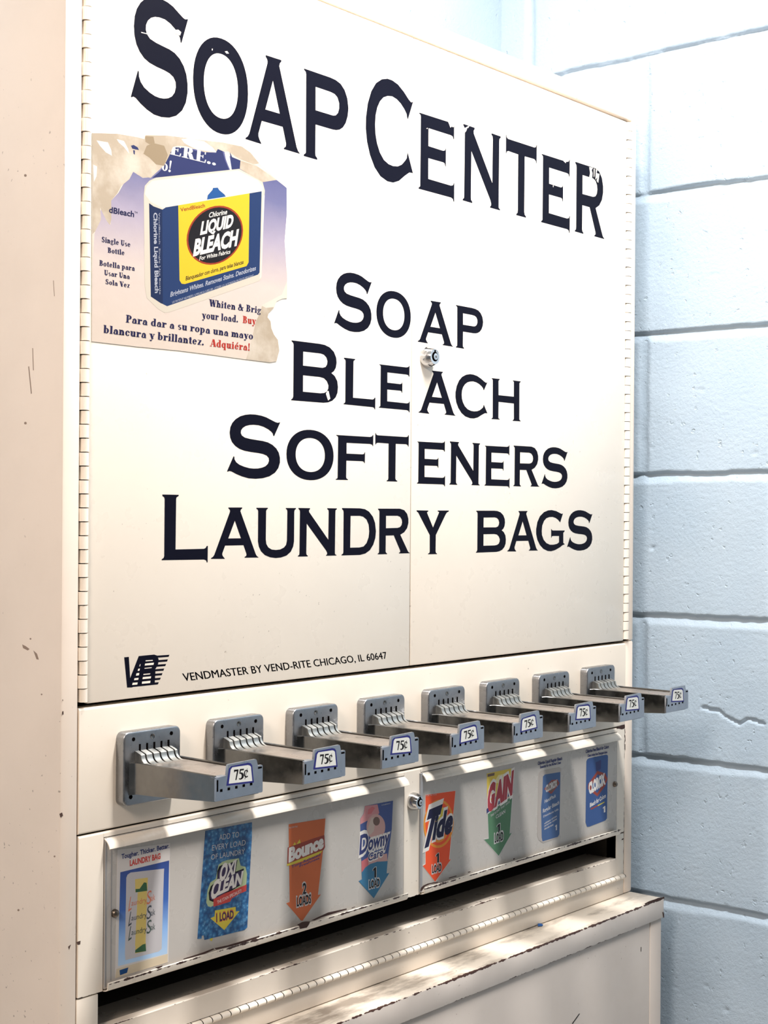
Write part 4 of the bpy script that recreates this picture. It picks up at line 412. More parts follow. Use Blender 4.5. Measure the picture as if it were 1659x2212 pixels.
"price": [["p","label_rim",[[[0.0224,-0.0813],[0.0253,-0.0664],[0.0281,-0.0645],[0.0494,-0.064],[0.0528,-0.065],[0.0545,-0.067],[0.0569,-0.083]]]],["p","label_white",[[[0.0253,-0.0798],[0.0275,-0.0676],[0.0295,-0.0657],[0.049,-0.0661],[0.0514,-0.0668],[0.0529,-0.0681],[0.0548,-0.0812]]]],["p","ring_black",[[[0.0316,-0.0681],[0.0373,-0.0685],[0.0372,-0.0698],[0.0348,-0.0778],[0.0333,-0.0777],[0.0353,-0.0701],[0.0329,-0.0699],[0.0323,-0.0707],[0.0317,-0.0706]]]],["p","ring_black",[[[0.0389,-0.0685],[0.0441,-0.0687],[0.044,-0.0701],[0.0403,-0.07],[0.0397,-0.0716],[0.0419,-0.0719],[0.0435,-0.0731],[0.0442,-0.0751],[0.0434,-0.0769],[0.0414,-0.078],[0.0391,-0.0781],[0.0378,-0.0773],[0.038,-0.0764],[0.0395,-0.077],[0.0409,-0.0763],[0.0413,-0.0747],[0.0406,-0.0732],[0.0395,-0.0727],[0.0382,-0.0727]]]],["p","ring_black",[[[0.0493,-0.0719],[0.0485,-0.0732],[0.048,-0.0718],[0.0469,-0.071],[0.0458,-0.0716],[0.0454,-0.0733],[0.0458,-0.0752],[0.0471,-0.0761],[0.0482,-0.0758],[0.0492,-0.0756],[0.0491,-0.0767],[0.0472,-0.0773],[0.0453,-0.0766],[0.0442,-0.0748],[0.044,-0.0728],[0.0447,-0.071],[0.0461,-0.0702],[0.0476,-0.0702],[0.0489,-0.0708]]]],["p","ring_black",[[[0.0481,-0.0689],[0.0486,-0.069],[0.0456,-0.0785],[0.0449,-0.0784]]]]],
"chips_left": [["p","c",[[[0.3323,0.2937],[0.3343,0.294],[0.3372,0.2857],[0.3337,0.2836],[0.33,0.2906]]]],["p","c",[[[0.1145,0.6293],[0.1183,0.6278],[0.1169,0.6242],[0.1102,0.6246],[0.1091,0.6275]]]],["p","c",[[[0.1766,0.6231],[0.18,0.6244],[0.1824,0.6224],[0.1789,0.6216]]]],["p","c",[[[0.1591,0.6218],[0.1604,0.6217],[0.1598,0.6199],[0.1589,0.6201]]]],["p","c",[[[0.0677,0.6154],[0.077,0.6159],[0.0764,0.6152],[0.068,0.6146]]]]],
"pale_right": [["p","c",[[[0.5406,0.6318],[0.5465,0.6318],[0.5543,0.6322],[0.5539,0.6247],[0.5523,0.623],[0.5492,0.6233],[0.5466,0.6214],[0.5442,0.6249],[0.5421,0.6273],[0.5428,0.6298]]]],["p","c",[[[0.5743,0.6262],[0.5843,0.6317],[0.5823,0.6284],[0.5796,0.6275],[0.5783,0.6242],[0.5754,0.6212],[0.5743,0.6218]]]],["p","c",[[[0.5004,0.6111],[0.5034,0.6125],[0.5029,0.6111]]]],["p","c",[[[0.7882,0.6293],[0.7996,0.6322],[0.7957,0.6248],[0.791,0.6261]]]],["p","c",[[[0.8529,0.6301],[0.8623,0.6306],[0.8591,0.6268],[0.8615,0.6233],[0.8603,0.6165],[0.8531,0.6165],[0.8552,0.6222]]]],["p","c",[[[0.8642,0.6302],[0.8666,0.6301],[0.8661,0.6202],[0.8643,0.618]]]],["p","c",[[[0.8693,0.6301],[0.873,0.6293],[0.8716,0.6251],[0.8789,0.6253],[0.8758,0.6126],[0.8717,0.6148],[0.8744,0.6207],[0.8689,0.6158]]]],["p","c",[[[0.7658,0.5904],[0.7675,0.5905],[0.767,0.5881],[0.7658,0.5883]]]]],
"rust_panel": [["p","r",[[[0.9317,-0.1348],[0.9383,-0.1324],[0.945,-0.1315],[0.9546,-0.1313],[0.9555,-0.1352],[0.9533,-0.1371],[0.9461,-0.1372],[0.9394,-0.1354]]]],["p","r",[[[0.9542,-0.138],[0.9556,-0.1375],[0.9565,-0.1435],[0.9552,-0.1439]]]],["p","r",[[[0.9548,-0.1457],[0.9564,-0.147],[0.9569,-0.1553],[0.9553,-0.1545]]]],["p","r",[[[0.9554,-0.1586],[0.9567,-0.159],[0.9568,-0.1676],[0.9557,-0.1668]]]],["p","r",[[[0.9477,-0.2918],[0.9503,-0.2904],[0.9544,-0.2902],[0.9526,-0.2922]]]]],
"rust_left": [["p","r",[[[0.2827,-0.2711],[0.2906,-0.2698],[0.2958,-0.2703],[0.3029,-0.2718],[0.3013,-0.2746],[0.2978,-0.2773],[0.2871,-0.2765],[0.2865,-0.2736]]]],["p","r",[[[0.3042,-0.2711],[0.314,-0.2698],[0.3313,-0.2679],[0.3612,-0.2696],[0.3615,-0.2709],[0.3367,-0.2711],[0.3207,-0.2711],[0.3101,-0.272]]]],["p","r",[[[0.3695,-0.2704],[0.3758,-0.2703],[0.3751,-0.2709],[0.3698,-0.2713]]]],["p","r",[[[0.0863,-0.2712],[0.0916,-0.2712],[0.0964,-0.2714],[0.0954,-0.2726],[0.0906,-0.2733]]]],["p","r",[[[0.1224,-0.2709],[0.1329,-0.2708],[0.1488,-0.2705],[0.1623,-0.2695],[0.1637,-0.2709],[0.1515,-0.2725],[0.1342,-0.2723],[0.1231,-0.2718]]]],["p","r",[[[0.1637,-0.2697],[0.1816,-0.2708],[0.204,-0.2709],[0.2268,-0.2707],[0.2268,-0.2723],[0.2069,-0.2733],[0.1871,-0.2729],[0.1664,-0.2718]]]]],
"rust_right": [["p","r",[[[0.4898,-0.2745],[0.4913,-0.2714],[0.4956,-0.2696],[0.5034,-0.2688],[0.5145,-0.2694],[0.524,-0.2703],[0.5224,-0.2716],[0.5082,-0.2704],[0.4988,-0.2713],[0.4941,-0.2743],[0.4913,-0.2758]]]],["p","r",[[[0.5433,-0.2693],[0.558,-0.2694],[0.5597,-0.2705],[0.5449,-0.2704]]]],["p","r",[[[0.5813,-0.2691],[0.5871,-0.2695],[0.5863,-0.2705],[0.5821,-0.2704]]]],["p","r",[[[0.6758,-0.2693],[0.68,-0.2695],[0.6782,-0.2713],[0.6764,-0.2713]]]]],
"rust_apron": [["p","r",[[[0.9763,-0.3672],[0.9766,-0.3702],[0.9701,-0.3694],[0.9677,-0.3702],[0.9567,-0.3705],[0.953,-0.3692],[0.9457,-0.3693],[0.9361,-0.3699],[0.9313,-0.3683],[0.9253,-0.369],[0.9229,-0.3667],[0.9349,-0.3657],[0.953,-0.3661],[0.9591,-0.3658],[0.9701,-0.3673]]]],["p","r",[[[0.9716,-0.388],[0.9743,-0.3882],[0.9764,-0.392],[0.9762,-0.3966],[0.9742,-0.3963]]]]],
"base_marks": [["p","r",[[[0.7494,-0.4859],[0.7514,-0.4868],[0.768,-0.4781],[0.7662,-0.4773]]]],["p","r",[[[0.9197,-0.4256],[0.9213,-0.4259],[0.921,-0.4318],[0.9194,-0.4314]]]],["p","r",[[[0.9478,-0.4327],[0.9518,-0.4346],[0.9511,-0.4444],[0.9492,-0.443]]]]]}
SIDE_MARKS = [[[0.0557,0.472],[0.0563,0.4712],[0.0578,0.4711],[0.0593,0.4716],[0.0599,0.4726],[0.0593,0.4735],[0.0578,0.4736],[0.0563,0.473]],[[0.0531,0.2432],[0.0537,0.2423],[0.0552,0.242],[0.0567,0.2424],[0.0573,0.2433],[0.0567,0.2442],[0.0553,0.2445],[0.0538,0.2441]],[[0.059,-0.2071],[0.0595,-0.2079],[0.0607,-0.2085],[0.062,-0.2084],[0.0625,-0.2077],[0.062,-0.2069],[0.0608,-0.2063],[0.0595,-0.2064]],[[0.0064,-0.1494],[0.0068,-0.15],[0.0077,-0.1504],[0.0087,-0.1503],[0.0091,-0.1498],[0.0087,-0.1491],[0.0077,-0.1487],[0.0068,-0.1488]],[[0.0516,0.2952],[0.0502,0.2955],[0.0458,0.2702],[0.0472,0.2698]],[[0.0455,0.3119],[0.0445,0.3118],[0.0432,0.2913],[0.0443,0.2914]],[[0.0154,0.3712],[0.0147,0.3711],[0.0132,0.3567],[0.0139,0.3568]],[[0.0579,0.0388],[0.0522,0.0374],[0.0466,0.0352],[0.0494,0.0337],[0.0564,0.0354]],[[0.0411,0.0343],[0.0355,0.0317],[0.0327,0.0264],[0.0362,0.0265]],[[0.044,0.0447],[0.0444,0.0441],[0.0454,0.0438],[0.0463,0.044],[0.0468,0.0446],[0.0463,0.0452],[0.0454,0.0455],[0.0444,0.0453]],[[0.027,-0.0049],[0.0274,-0.0055],[0.0283,-0.0058],[0.0291,-0.0056],[0.0295,-0.0051],[0.0291,-0.0045],[0.0283,-0.0042],[0.0274,-0.0044]]]
STILE_MARKS = [[[-0.0191,-0.0182],[-0.0176,-0.0179],[-0.0175,-0.0208],[-0.0191,-0.0211]],[[-0.0189,-0.0073],[-0.0182,-0.0074],[-0.0182,-0.0087],[-0.0189,-0.0086]],[[-0.0214,-0.1099],[-0.0184,-0.1091],[-0.0173,-0.1122],[-0.0204,-0.1134]],[[-0.0012,-0.2295],[0.0035,-0.2293],[0.003,-0.2326],[-0.0001,-0.2323]],[[-0.0106,-0.2317],[-0.0075,-0.2303],[-0.0095,-0.2349]]]


# =====================================================================  the room
XW, YB = 1.041, .282            # right wall and back wall
def steps(spans):
    out = []
    for a, b, d in spans:
        n = max(1, round((b-a)/d)); out += [a+(b-a)*i/n for i in range(n)]
    return out+[spans[-1][1]]
def wall_paint():
    m = mat('pale_blue_block_paint', (165, 181, 196), .42); t = NT(m); v = t.coord()
    t.l(t.mix(t.ramp(t.noise(v, 6, 5, .6), [(.4, K1), (.7, W1)]), srgb((168, 184, 198)), srgb((162, 180, 196))), t.b.inputs['Base Color'])
    t.b.inputs['Specular IOR Level'].default_value = .4
    vo = t.n('ShaderNodeTexVoronoi'); vo.inputs['Scale'].default_value = 70
    wn = t.n('ShaderNodeTexNoise'); wn.inputs['Scale'].default_value = 130; wn.inputs['Detail'].default_value = 3; t.l(v, wn.inputs['Vector'])
    va = t.n('ShaderNodeVectorMath', operation='MULTIPLY_ADD'); va.inputs[1].default_value = (.014,)*3; t.l(wn.outputs['Color'], va.inputs[0]); t.l(v, va.inputs[2]); t.l(va.outputs[0], vo.inputs['Vector'])
    pit = t.ramp(vo.outputs['Distance'], [(.05, K1), (.21, W1)])
    sel = t.ramp(t.noise(v, 26, 3), [(.50, W1), (.56, K1)])
    h = t.math('MAXIMUM', pit, sel)
    h = t.math('ADD', t.math('MULTIPLY', h, .9), t.math('MULTIPLY', t.noise(v, 260, 5, .7), .9))
    t.bump(h, .62, .0016)
    return m
M_wall = wall_paint()
ZJ = [.6265-.2032*k for k in range(-4, 10)]
CRACK = [(-.075, -.108), (-.10, -.112), (-.115, -.122), (-.13, -.127), (-.145, -.119), (-.17, -.124)]
def wall_height(u, z, seed, j0, kind):
    """inward depth of the painted block face at (u along the wall, z)"""
    nz = noise.noise(Vector((u*9, z*9, seed)))*.0035 + noise.noise(Vector((u*55, z*55, seed)))*.0014
    zz = z+nz
    k = math.floor((.6265-zz)/.2032+.5); t_ = zz-(.6265-.2032*k)        # above the joint line: positive
    d = 0.0
    course = math.floor((zz-.6265)/.2032)
    w_ = .0125+.004*noise.noise(Vector((u*6, k*3.1, seed+4))); dep = .0062+.0025*noise.noise(Vector((u*8, k*2.1, seed+6)))
    if .0012 < t_ < .0045: d = dep*(.0045-t_)/.0033
    elif -w_ < t_ <= .0012: d = dep*(t_+w_)/(w_+.0012)
    off = j0 if course % 2 == 0 else j0-.2032
    uu = u+noise.noise(Vector((z*30, seed, 2)))*.0016
    q = (uu-off)/.4064; q = abs(q-round(q))*.4064
    if q < .010: d = max(d, .0034*(1-max(0, q-.003)/.007))
    for (u0, z0), (u1, z1) in zip(CRACK, CRACK[1:]):
        if kind == 'x' and u1 <= u <= u0 and abs(z-(z0+(z1-z0)*(u0-u)/(u0-u1))-nz*1.2) < .0022: d += .004
    p = noise.noise(Vector((u*75, z*75, seed+9)))
    if p > .62: d += .0035*(p-.62)*2.2
    d += noise.noise(Vector((u*14, z*14, seed+2)))*.0008 + noise.noise(Vector((u*220, z*220, seed)))*.00035
    return d
def block_wall(name, kind, us, zs, seed, j0):
    vs = []; nu = len(us)
    for z in zs:
        for u in us:
            d = wall_height(u, z, seed, j0, kind)
            vs.append((XW+d, u, z) if kind == 'x' else (u, YB+d, z))
    fs = []
    for i in range(len(zs)-1):
        for j in range(nu-1):
            a = i*nu+j; f = (a, a+1, a+1+nu, a+nu)
            fs.append(f if kind == 'y' else tuple(reversed(f)))
    me = bpy.data.meshes.new(name); me.from_pydata(vs, [], fs); me.materials.append(M_wall)
    me.polygons.foreach_set('use_smooth', [True]*len(fs)); me.update()
    o = link(name, me); o['kind'] = 'structure'; return o
zsR = steps([(FLOOR, -.75, .03), (-.75, 1.02, .0022), (1.02, 1.45, .03)])
block_wall('wall_right', 'x', steps([(-3.2, -.36, .03), (-.36, .30, .0030)]), zsR, 3.0, .0235)
block_wall('wall_back', 'y', steps([(-2.6, .45, .03), (.45, 1.045, .004)]), steps([(FLOOR, .55, .03), (.55, 1.02, .004), (1.02, 1.45, .03)]), 8.0, .93)
def slab(name, m, x0, x1, y0, y1, z0, z1):
    b = MB(); b.box(x0, x1, y0, y1, z0, z1, m); o = b.build(name); o['kind'] = 'structure'; return o
mf = mat('grey_floor_tile', (150, 144, 136), .35); t = NT(mf)
br = t.n('ShaderNodeTexBrick'); br.offset = 0; br.inputs['Scale'].default_value = 1; br.inputs['Brick Width'].default_value = .305; br.inputs['Row Height'].default_value = .305
br.inputs['Mortar Size'].default_value = .002; br.inputs['Color1'].default_value = srgb((152, 146, 138)); br.inputs['Color2'].default_value = srgb((142, 136, 128)); br.inputs['Mortar'].default_value = srgb((90, 84, 78))
t.l(t.coord(), br.inputs['Vector']); t.l(br.outputs['Color'], t.b.inputs['Base Color'])
slab('floor', mf, -2.6, XW, -3.2, YB, FLOOR-.05, FLOOR)
mc = mat('white_ceiling', (232, 230, 226), .8); slab('ceiling', mc, -2.6, XW, -3.2, YB, 1.45, 1.50)

# =====================================================================  the vending cabinet
XL, XR, ZT, ZS, YD = -.0203, .9765, .7372, -.3685, .268
SEAM = .4772
cab = thing('soap_vending_cabinet', 'tall cream metal SOAP CENTER vending cabinet standing on the base cabinet', 'vending machine')
b = MB()
for x0, x1, z0, z1 in ((XL, -.0006, ZS, ZT), (.9644, XR, -.0150, ZT), (.9558, XR, ZS, -.0150)): b.box(x0, x1, 0, YD, z0, z1, M_body, .0028)
b.box(-.004, .968, .0006, YD, .7150, ZT, M_body, .0022)          # top rail and roof
b.box(-.01, .97, YD-.004, YD, ZS, ZT-.01, M_body)                # back
M_mark = mat('scuff', (150, 128, 112), .6); M_mark2 = mat('chip_mark', (70, 48, 40), .7)
for q in SIDE_MARKS: b.add([(XL-.00012, y, z) for y, z in q], [tuple(range(len(q)))], M_mark)
for q in STILE_MARKS: b.poly([q], -.00012, M_mark2)
b.build('body', cab)
b = MB(); b.box(-.004, .968, .0185, .021, -.2780, .72, M_void); b.build('inner_lining', cab)

def hinge(name, x0, x1, parent, own_left):
    """piano hinge: half-inch knuckles, every second one rolled from the other leaf"""
    b = MB(); p = .0254; r = (x1-x0)/2; n = 57
    for k in range(n):
        zt = .711-k*p/2; zb = zt-p/2+.0009
        if zb < -.0145: zb = -.0140
        g = .0017 if k % 2 == 0 else 0.0
        a = x0+g; prof = []
        for i in range(9):
            t_ = i/8; prof.append((a+(x1-a)*t_, -.0030*math.sin(math.pi*t_)**.7+.0002))
        vs = [(x, y, zt) for x, y in prof]+[(x, y, zb) for x, y in prof]
        vs += [(a, .006, zt), (x1, .006, zt), (a, .006, zb), (x1, .006, zb)]
        m = len(prof); fs = [(i, i+1, m+i+1, m+i) for i in range(m-1)]
        fs += [(2*m, 0, m, 2*m+2), (m-1, 2*m+1, 2*m+3, 2*m-1), tuple(range(m-1, -1, -1))+(2*m, 2*m+1), tuple(range(m, 2*m))+(2*m+3, 2*m+2)]
        b.add(vs, fs, M_hinge, True)
    b.box(x0-.0005, x1+.0003, .0045, .009, -.0142, .7112, M_void)
    return b.build(name, parent)
ROWS = ((0, 1), (2, 3), (4, 5), (6, 7), (8, 9))
dl = MB(); dl.box(.0094, SEAM-.0006, 0, .018, -.0138, .7110, M_door, .0012, 2); dl = dl.build('door', cab)
dr = MB(); dr.box(SEAM+.0006, .9502, 0, .018, -.0138, .7110, M_door, .0016, 2); dr = dr.build('door', cab)
hinge('piano_hinge', .0000, .0094, dl, True); hinge('piano_hinge', .9503, .9643, dr, False)
WORDS = ('large top line', 'first list line', 'second list line', 'third list line', 'bottom list line')
for (a, c) in ROWS:
    for idx, d in ((a, dl), (c, dr)):
        row = LETTERS[idx][1]
        if idx == 9:
            b = MB(); put_letters(b, row[:1], -.00012); b.build('lettering', d); row = row[1:]
        b = MB(); put_letters(b, row, -.00012)
        if idx == 1: put_art(b, 'pale_right', -.00022, 0)  # small cream patches laid over these letters
        if idx == 0:
            for it in ART['chips_left'][1:]: b.poly(it[2], -.00022, 'c')
        if idx == 4: b.poly(ART['chips_left'][0][2], -.00022, 'c')
        b.build('lettering', d)
b = MB(); lv = []; lf = []
for it in ART['logo']:
    if it[1] == 'navy_paint': lf.append(tuple(range(len(lv), len(lv)+len(it[2][0])))); lv += [tuple(q) for q in it[2][0]]
lv, lf = union(lv, lf); b.add([(x, -.00012, z) for x, z in lv], lf, M_navy)
for it in ART['logo']:
    if it[1] == 'c': b.poly(it[2], -.00020, 'c')
b.build('logo', dl)
b = MB(); put_art(b, 'maker', -.00012, 0.0); b.build('maker_line', dl)
def lock(parent, x, z, r=.0125, out=.0125, y=0.0):
    b = MB()
    b.lathe((x, y, z), [(r, 0), (r, -.0015), (r*.97, -.004), (r*.72, -out), (r*.70, -out-.0004), (r*.44, -out-.0004), (r*.42, -out+.0015), (r*.30, -out+.0015)], M_chrome, 40)
    b.lathe((x, y, z), [(r*.45, -out-.0006), (r*.36, -out-.0006)], M_void, 32)
    b.lathe((x, y, z), [(r*.33, -out+.001), (r*.31, -out-.0016), (r*.12, -out-.0020), (r*.11, -out-.0008)], M_chrome, 24)
    b.box(x-.0008, x+.0008, y-out-.0009, y-out, z+r*.3, z+r*.62, M_void)
    return b.build('lock', parent)
lock(dr, .5040, .3445)

# coin panel, the band the coin slides are bolted to
b = MB()
pr = [(.016, -.0175)] + [(.0024-.0024*math.sin(R(a)), -.0199+.0024*math.cos(R(a))) for a in range(0, 91, 15)] + [(.0018-.0018*math.cos(R(a)), -.1308-.0018*math.sin(R(a))) for a in range(0, 91, 18)] + [(.016, -.1326)]
b.extrude_x(pr, .0004, .9554, M_band, True); b.build('coin_panel', cab)

# window panel with the two product windows
wp = MB()
SX = ((.0302, .4680), (.4990, .9345))
pr = [(.016, -.1342)] + [(.0022-.0022*math.sin(R(a)), -.1364+.0022*math.cos(R(a))) for a in range(0, 91, 15)] + [(0, -.2816), (.016, -.2816)]
for x0, x1 in ((.0008, SX[0][0]-.0008), (SX[0][1]+.0004, SX[1][0]-.0006), (SX[1][1]+.0004, .9552)): wp.extrude_x(pr, x0, x1, M_frame, True)
wp.box(.0008, .9552, .0035, .016, -.2816, -.1342, M_frame)
for x0, x1 in SX: wp.extrude_x([(.010, -.1342)]+[(.0022-.0022*math.sin(R(a)), -.1364+.0022*math.cos(R(a))) for a in range(0, 91, 15)]+[(0.0, -.1393), (.010, -.1393)], x0-.001, x1+.0006, M_frame, True)
for it in ART['rust_panel']: wp.poly(it[2], -.00012, M_rust)
wpo = wp.build('window_panel', cab)
def arc(p0, p1, p2, n=7):
    return [((1-t)**2*p0[0]+2*t*(1-t)*p1[0]+t*t*p2[0], (1-t)**2*p0[1]+2*t*(1-t)*p1[1]+t*t*p2[1]) for t in [i/n for i in range(n+1)]]
for k, (x0, x1) in enumerate(SX):
    b = MB()                                                     # curved lip over the sheet
    o_ = arc((.003, -.1402), (-.0012, -.1400), (-.0052, -.1436), 5)+arc((-.0052, -.1436), (-.0078, -.1462), (-.0084, -.1492), 5)[1:]
    i_ = [(y+.0009, z-.0006) for y, z in reversed(o_)]
    b.extrude_x(o_+i_, x0, x1, M_lipm, True); b.build('retaining_lip', wpo)
    b = MB()                                                     # J-channel the sheet stands in
    o_ = arc((.004, -.2822), (-.006, -.2822), (-.0066, -.2790), 5)+[(-.0072, -.2735)]
    i_ = [(y+.0009, z+.0005) for y, z in reversed(o_)]
    b.extrude_x(o_+i_, x0, x1, M_lipm, True)
    for it in (ART['rust_left'] if k == 0 else ART['rust_right']): b.poly(it[2], -.00745, M_rust)
    b.build('retaining_channel', wpo)
    s_ = MB(); s_.box(x0+.0006, x1-.0006, -.0004, .0030, -.2800, -.1400, M_sheet)
    if k == 0:
        s_.box(x0+.0010, x0+.0022, -.0009, 0, -.2780, -.1405, M_strip); s_.box(x0+.0078, x0+.0084, -.0008, 0, -.2740, -.1440, M_strip)
    else: s_.box(x0-.0030, x0+.0012, -.0022, 0, -.2785, -.1405, M_strip)
    so = s_.build('backing_sheet', wpo)
    b = MB(); cx = .0424 if k == 0 else .9278; cz = -.2120 if k == 0 else -.2110
    b.lathe((cx, -.0004, cz), [(.0040, 0), (.0038, -.0022), (.0026, -.0038), (.0010, -.0044)], M_knob, 20); b.build('rivet', so)
lock(wpo, .4842, -.1712, .0105, .0105)

# delivery opening, sill and flap
for xa, xb in ((.0000, .0246), (.9344, .9553)):
    b = MB(); b.box(xa, xb, .0004, .016, -.3420, -.2830, M_frame, .0006); b.build('opening_stile', cab)
b = MB(); x0, x1 = .0246, .9344
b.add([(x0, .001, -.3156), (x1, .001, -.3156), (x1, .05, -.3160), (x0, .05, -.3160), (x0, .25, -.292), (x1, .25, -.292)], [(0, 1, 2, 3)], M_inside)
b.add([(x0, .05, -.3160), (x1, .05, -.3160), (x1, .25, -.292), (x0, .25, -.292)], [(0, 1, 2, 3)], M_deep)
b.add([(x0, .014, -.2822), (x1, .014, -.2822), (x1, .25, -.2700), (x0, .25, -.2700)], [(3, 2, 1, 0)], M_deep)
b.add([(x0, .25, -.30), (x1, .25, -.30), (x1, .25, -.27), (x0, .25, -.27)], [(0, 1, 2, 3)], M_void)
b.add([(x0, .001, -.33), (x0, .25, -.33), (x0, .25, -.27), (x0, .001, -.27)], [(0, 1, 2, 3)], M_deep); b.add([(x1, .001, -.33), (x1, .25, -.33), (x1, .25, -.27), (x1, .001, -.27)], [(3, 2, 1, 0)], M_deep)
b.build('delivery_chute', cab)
b = MB()
b.extrude_x([(.010, -.3152), (.0006, -.3152), (-.0004, -.3160), (-.0002, -.3178), (0, -.3388), (.010, -.3388)], x0-.0002, x1+.0002, M_sill, False)
b.build('sill', cab)
b = MB(); b.box(.0004, .9556, .001, .012, -.3682, -.3466, M_sill, .0006)
fl = b.build('flap', cab)
b = MB(); n = 76; dx = .0127
for k in range(n):
    xa = .0010+k*dx; xb = min(xa+dx-.0013, .9545)
    if xa > .95: break
    pr = [(.0008-.0052*math.cos(R(a)), -.3430+.0034*math.sin(R(a))) for a in range(-100, 101, 20)]
    b.extrude_x(pr+[(.006, -.3400), (.006, -.3460)], xa, xb, M_hinge, True)
b.box(.0005, .9552, .0015, .009, -.3470, -.3380, M_void)
b.extrude_x([(.0008-.0049*math.cos(R(a)), -.3430+.0031*math.sin(R(a))) for a in range(-100, 101, 20)]+[(.006, -.3402), (.006, -.3458)], .0012, .9540, M_void)
b.build('piano_hinge', fl)

# =====================================================================  base cabinet with the shelf top
base = thing('base_cabinet', 'worn cream metal base cabinet with a rusty shelf edge, under the vending cabinet', 'cabinet', loc=(.478, .1, FLOOR))
off = Vector((-.478, -.1, -FLOOR))
b = MB(); YF = -.0512
b.box(-.0195, .9757, YF, YD, -.3960, -.3692, M_shelf, .0009)
bt = b.build('shelf_top', base); bt.location = off
b = MB(); b.box(-.0193, .9755, YF-.0006, YF+.002, -.3958, -.3698, M_apron, .0004); [b.poly(it[2], YF-.0008, M_rust) for it in ART['rust_apron']]; ap = b.build('apron', base); ap.location = off
b = MB()
b.box(-.0180, .9440, YF+.0030, YD-.01, FLOOR+.08, -.3962, M_base, .0008); b.box(.9446, .9742, YF+.0022, YD-.01, FLOOR+.08, -.3962, M_base, .0012)
for it in ART['base_marks']: b.poly(it[2], YF+.0027, 'ring_black')
b.box(.02, .93, YF+.05, YD-.02, FLOOR, FLOOR+.081, M_void)
bo = b.build('body', base); bo.location = off

